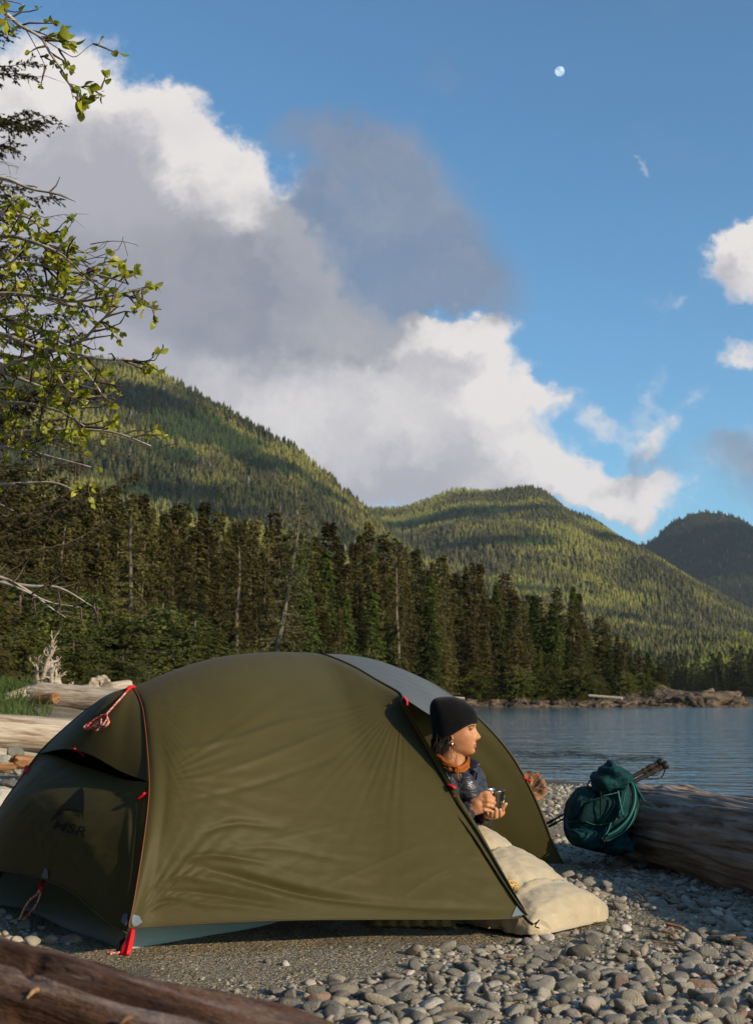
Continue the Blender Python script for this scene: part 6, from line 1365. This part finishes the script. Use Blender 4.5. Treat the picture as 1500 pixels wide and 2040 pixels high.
for s0, sg in ((6, 1), (10, -1)):
    q = [[0, 1, s0], [1, 2, s0 + 1], [1, s0 + 1, s0], [2, 3, s0 + 2], [2, s0 + 2, s0 + 1], [3, 4, s0 + 3], [3, s0 + 3, s0 + 2], [4, 5, s0 + 3]]; fl += q if sg > 0 else [f[::-1] for f in q]
Fc = (np.arange(nl)[:, None, None] * 14 + np.array(fl)[None]).reshape(-1, 3)
obj('foliage', V, Fc, ALL_, al, attr={'tone': np.repeat(ra.uniform(0, 1, nl) ** .8, 14)}); print('leaves', nl)
# ------------------------------------------------------------------ spruce behind it at the left edge
SPN = mat('dark_spruce_needles', (.035, .035, .014), (.06, .052, .02), 8, .9, .1, transl=.15)
se = thing('spruce_tree', 'dark sparse spruce at the upper left edge with drooping needle branches', 'tree', (-8.35, 21, .45)); mb = MB(); nd = []; rp_ = np.random.default_rng(41)
V, Fc = tube([(-8.35, 21, .2), (-8.4, 21, 5), (-8.35, 21, 9), (-8.3, 21, 13.5)], [.20, .15, .10, .02], 12); obj('trunk', V, Fc, BARK, se)
z = 3.0
while z < 13.0:
    for b in range(5):
        a = rp_.uniform(-1.4, 1.4) if rp_.uniform() < .7 else rp_.uniform(1.4, 4.9); L = (4.0 - .15 * z) * rp_.uniform(.5, 1.2); n = max(4, int(L / .12)); pts = []
        for i in range(n + 1): s = i / n * L; pts.append(np.array([-8.35 + math.cos(a) * s, 21 + math.sin(a) * s, z + .1 * s - .10 * s * s * .8 + .03 * s ** 3]) + rp_.normal(0, .015, 3))
        mb.add(*tube(pts, np.linspace(.022, .005, n + 1), 4, False))
        bare = rp_.uniform() < .25
        for i in range(1, n + 1):
            for q in range(1 if bare else 3):
                ang = a + rp_.uniform(-1.1, 1.1); l2 = rp_.uniform(.12, .40); dd = nrm(np.array([math.cos(ang), math.sin(ang), rp_.uniform(-.8, .0)])); p1_ = pts[i] + dd * l2; mb.add(*tube([pts[i], p1_], [.005, .002], 3, False))
                if not bare:
                    for w_ in range(7): nd.append((pts[i] + dd * l2 * rp_.uniform(), nrm(dd + rp_.normal(0, .5, 3)), rp_.uniform(.06, .12)))
    z += rp_.uniform(.25, .45)
mb.build('limbs', BARK, se)
p0_ = np.array([a for a, _, _ in nd]); d0_ = np.array([b for _, b, _ in nd]); l0_ = np.array([c for _, _, c in nd])[:, None]; s0_ = np.cross(d0_, rp_.normal(size=d0_.shape)); s0_ /= np.linalg.norm(s0_, axis=1)[:, None]
V = np.stack([p0_ - s0_ * .004, p0_ + d0_ * l0_ * .5 - s0_ * .022, p0_ + d0_ * l0_, p0_ + d0_ * l0_ * .5 + s0_ * .022], 1).reshape(-1, 3)
obj('crown', V, np.arange(len(V)).reshape(-1, 4), SPN, se, smooth=False)
# cedar with rusty foliage, left edge
RUST = leafm('rusty_cedar_sprays', (.10, .045, .012), (.06, .06, .018), (.16, .07, .02), .1)
(tv, tf), (fv, ff) = conifer(71, H=12, Rm=2.2, base=.05, droop=.6, gap=.15, sz=.32, nb=7)
e = thing('rusty_cedar', 'cedar with rust brown drooping sprays at the left edge', 'tree', (-9.1, 27, .7))
for nm, a, b_, m_ in (('trunk', tv, tf, BARK), ('crown', fv, ff, RUST)): o = obj(nm, a, b_, m_, e, nm == 'trunk', local=True)
e.scale = (.62, .62, .5)
# unseen conifers added left of and behind the camera to block sky light
for k in range(46):
    a = R_(128 + 148 * (k + rs.uniform()) / 46); d = rs.uniform(11, 20); x_, y_ = d * math.cos(a) - 1, d * math.sin(a) + 2
    tm, cm_ = (K_SPR + K_CED)[rs.integers(7)]; s_ = rs.uniform(.8, 1.2); e = thing('conifer_tree', 'tall conifer standing on the beach edge left of the camera', 'tree', (x_, y_, 0), 'conifers left of the camera'); e.scale = (s_ * 1.2, s_ * 1.2, s_)
    for nm, me in (('trunk', tm), ('crown', cm_)): o = bpy.data.objects.new(nm, me); COL.objects.link(o); o.parent = e
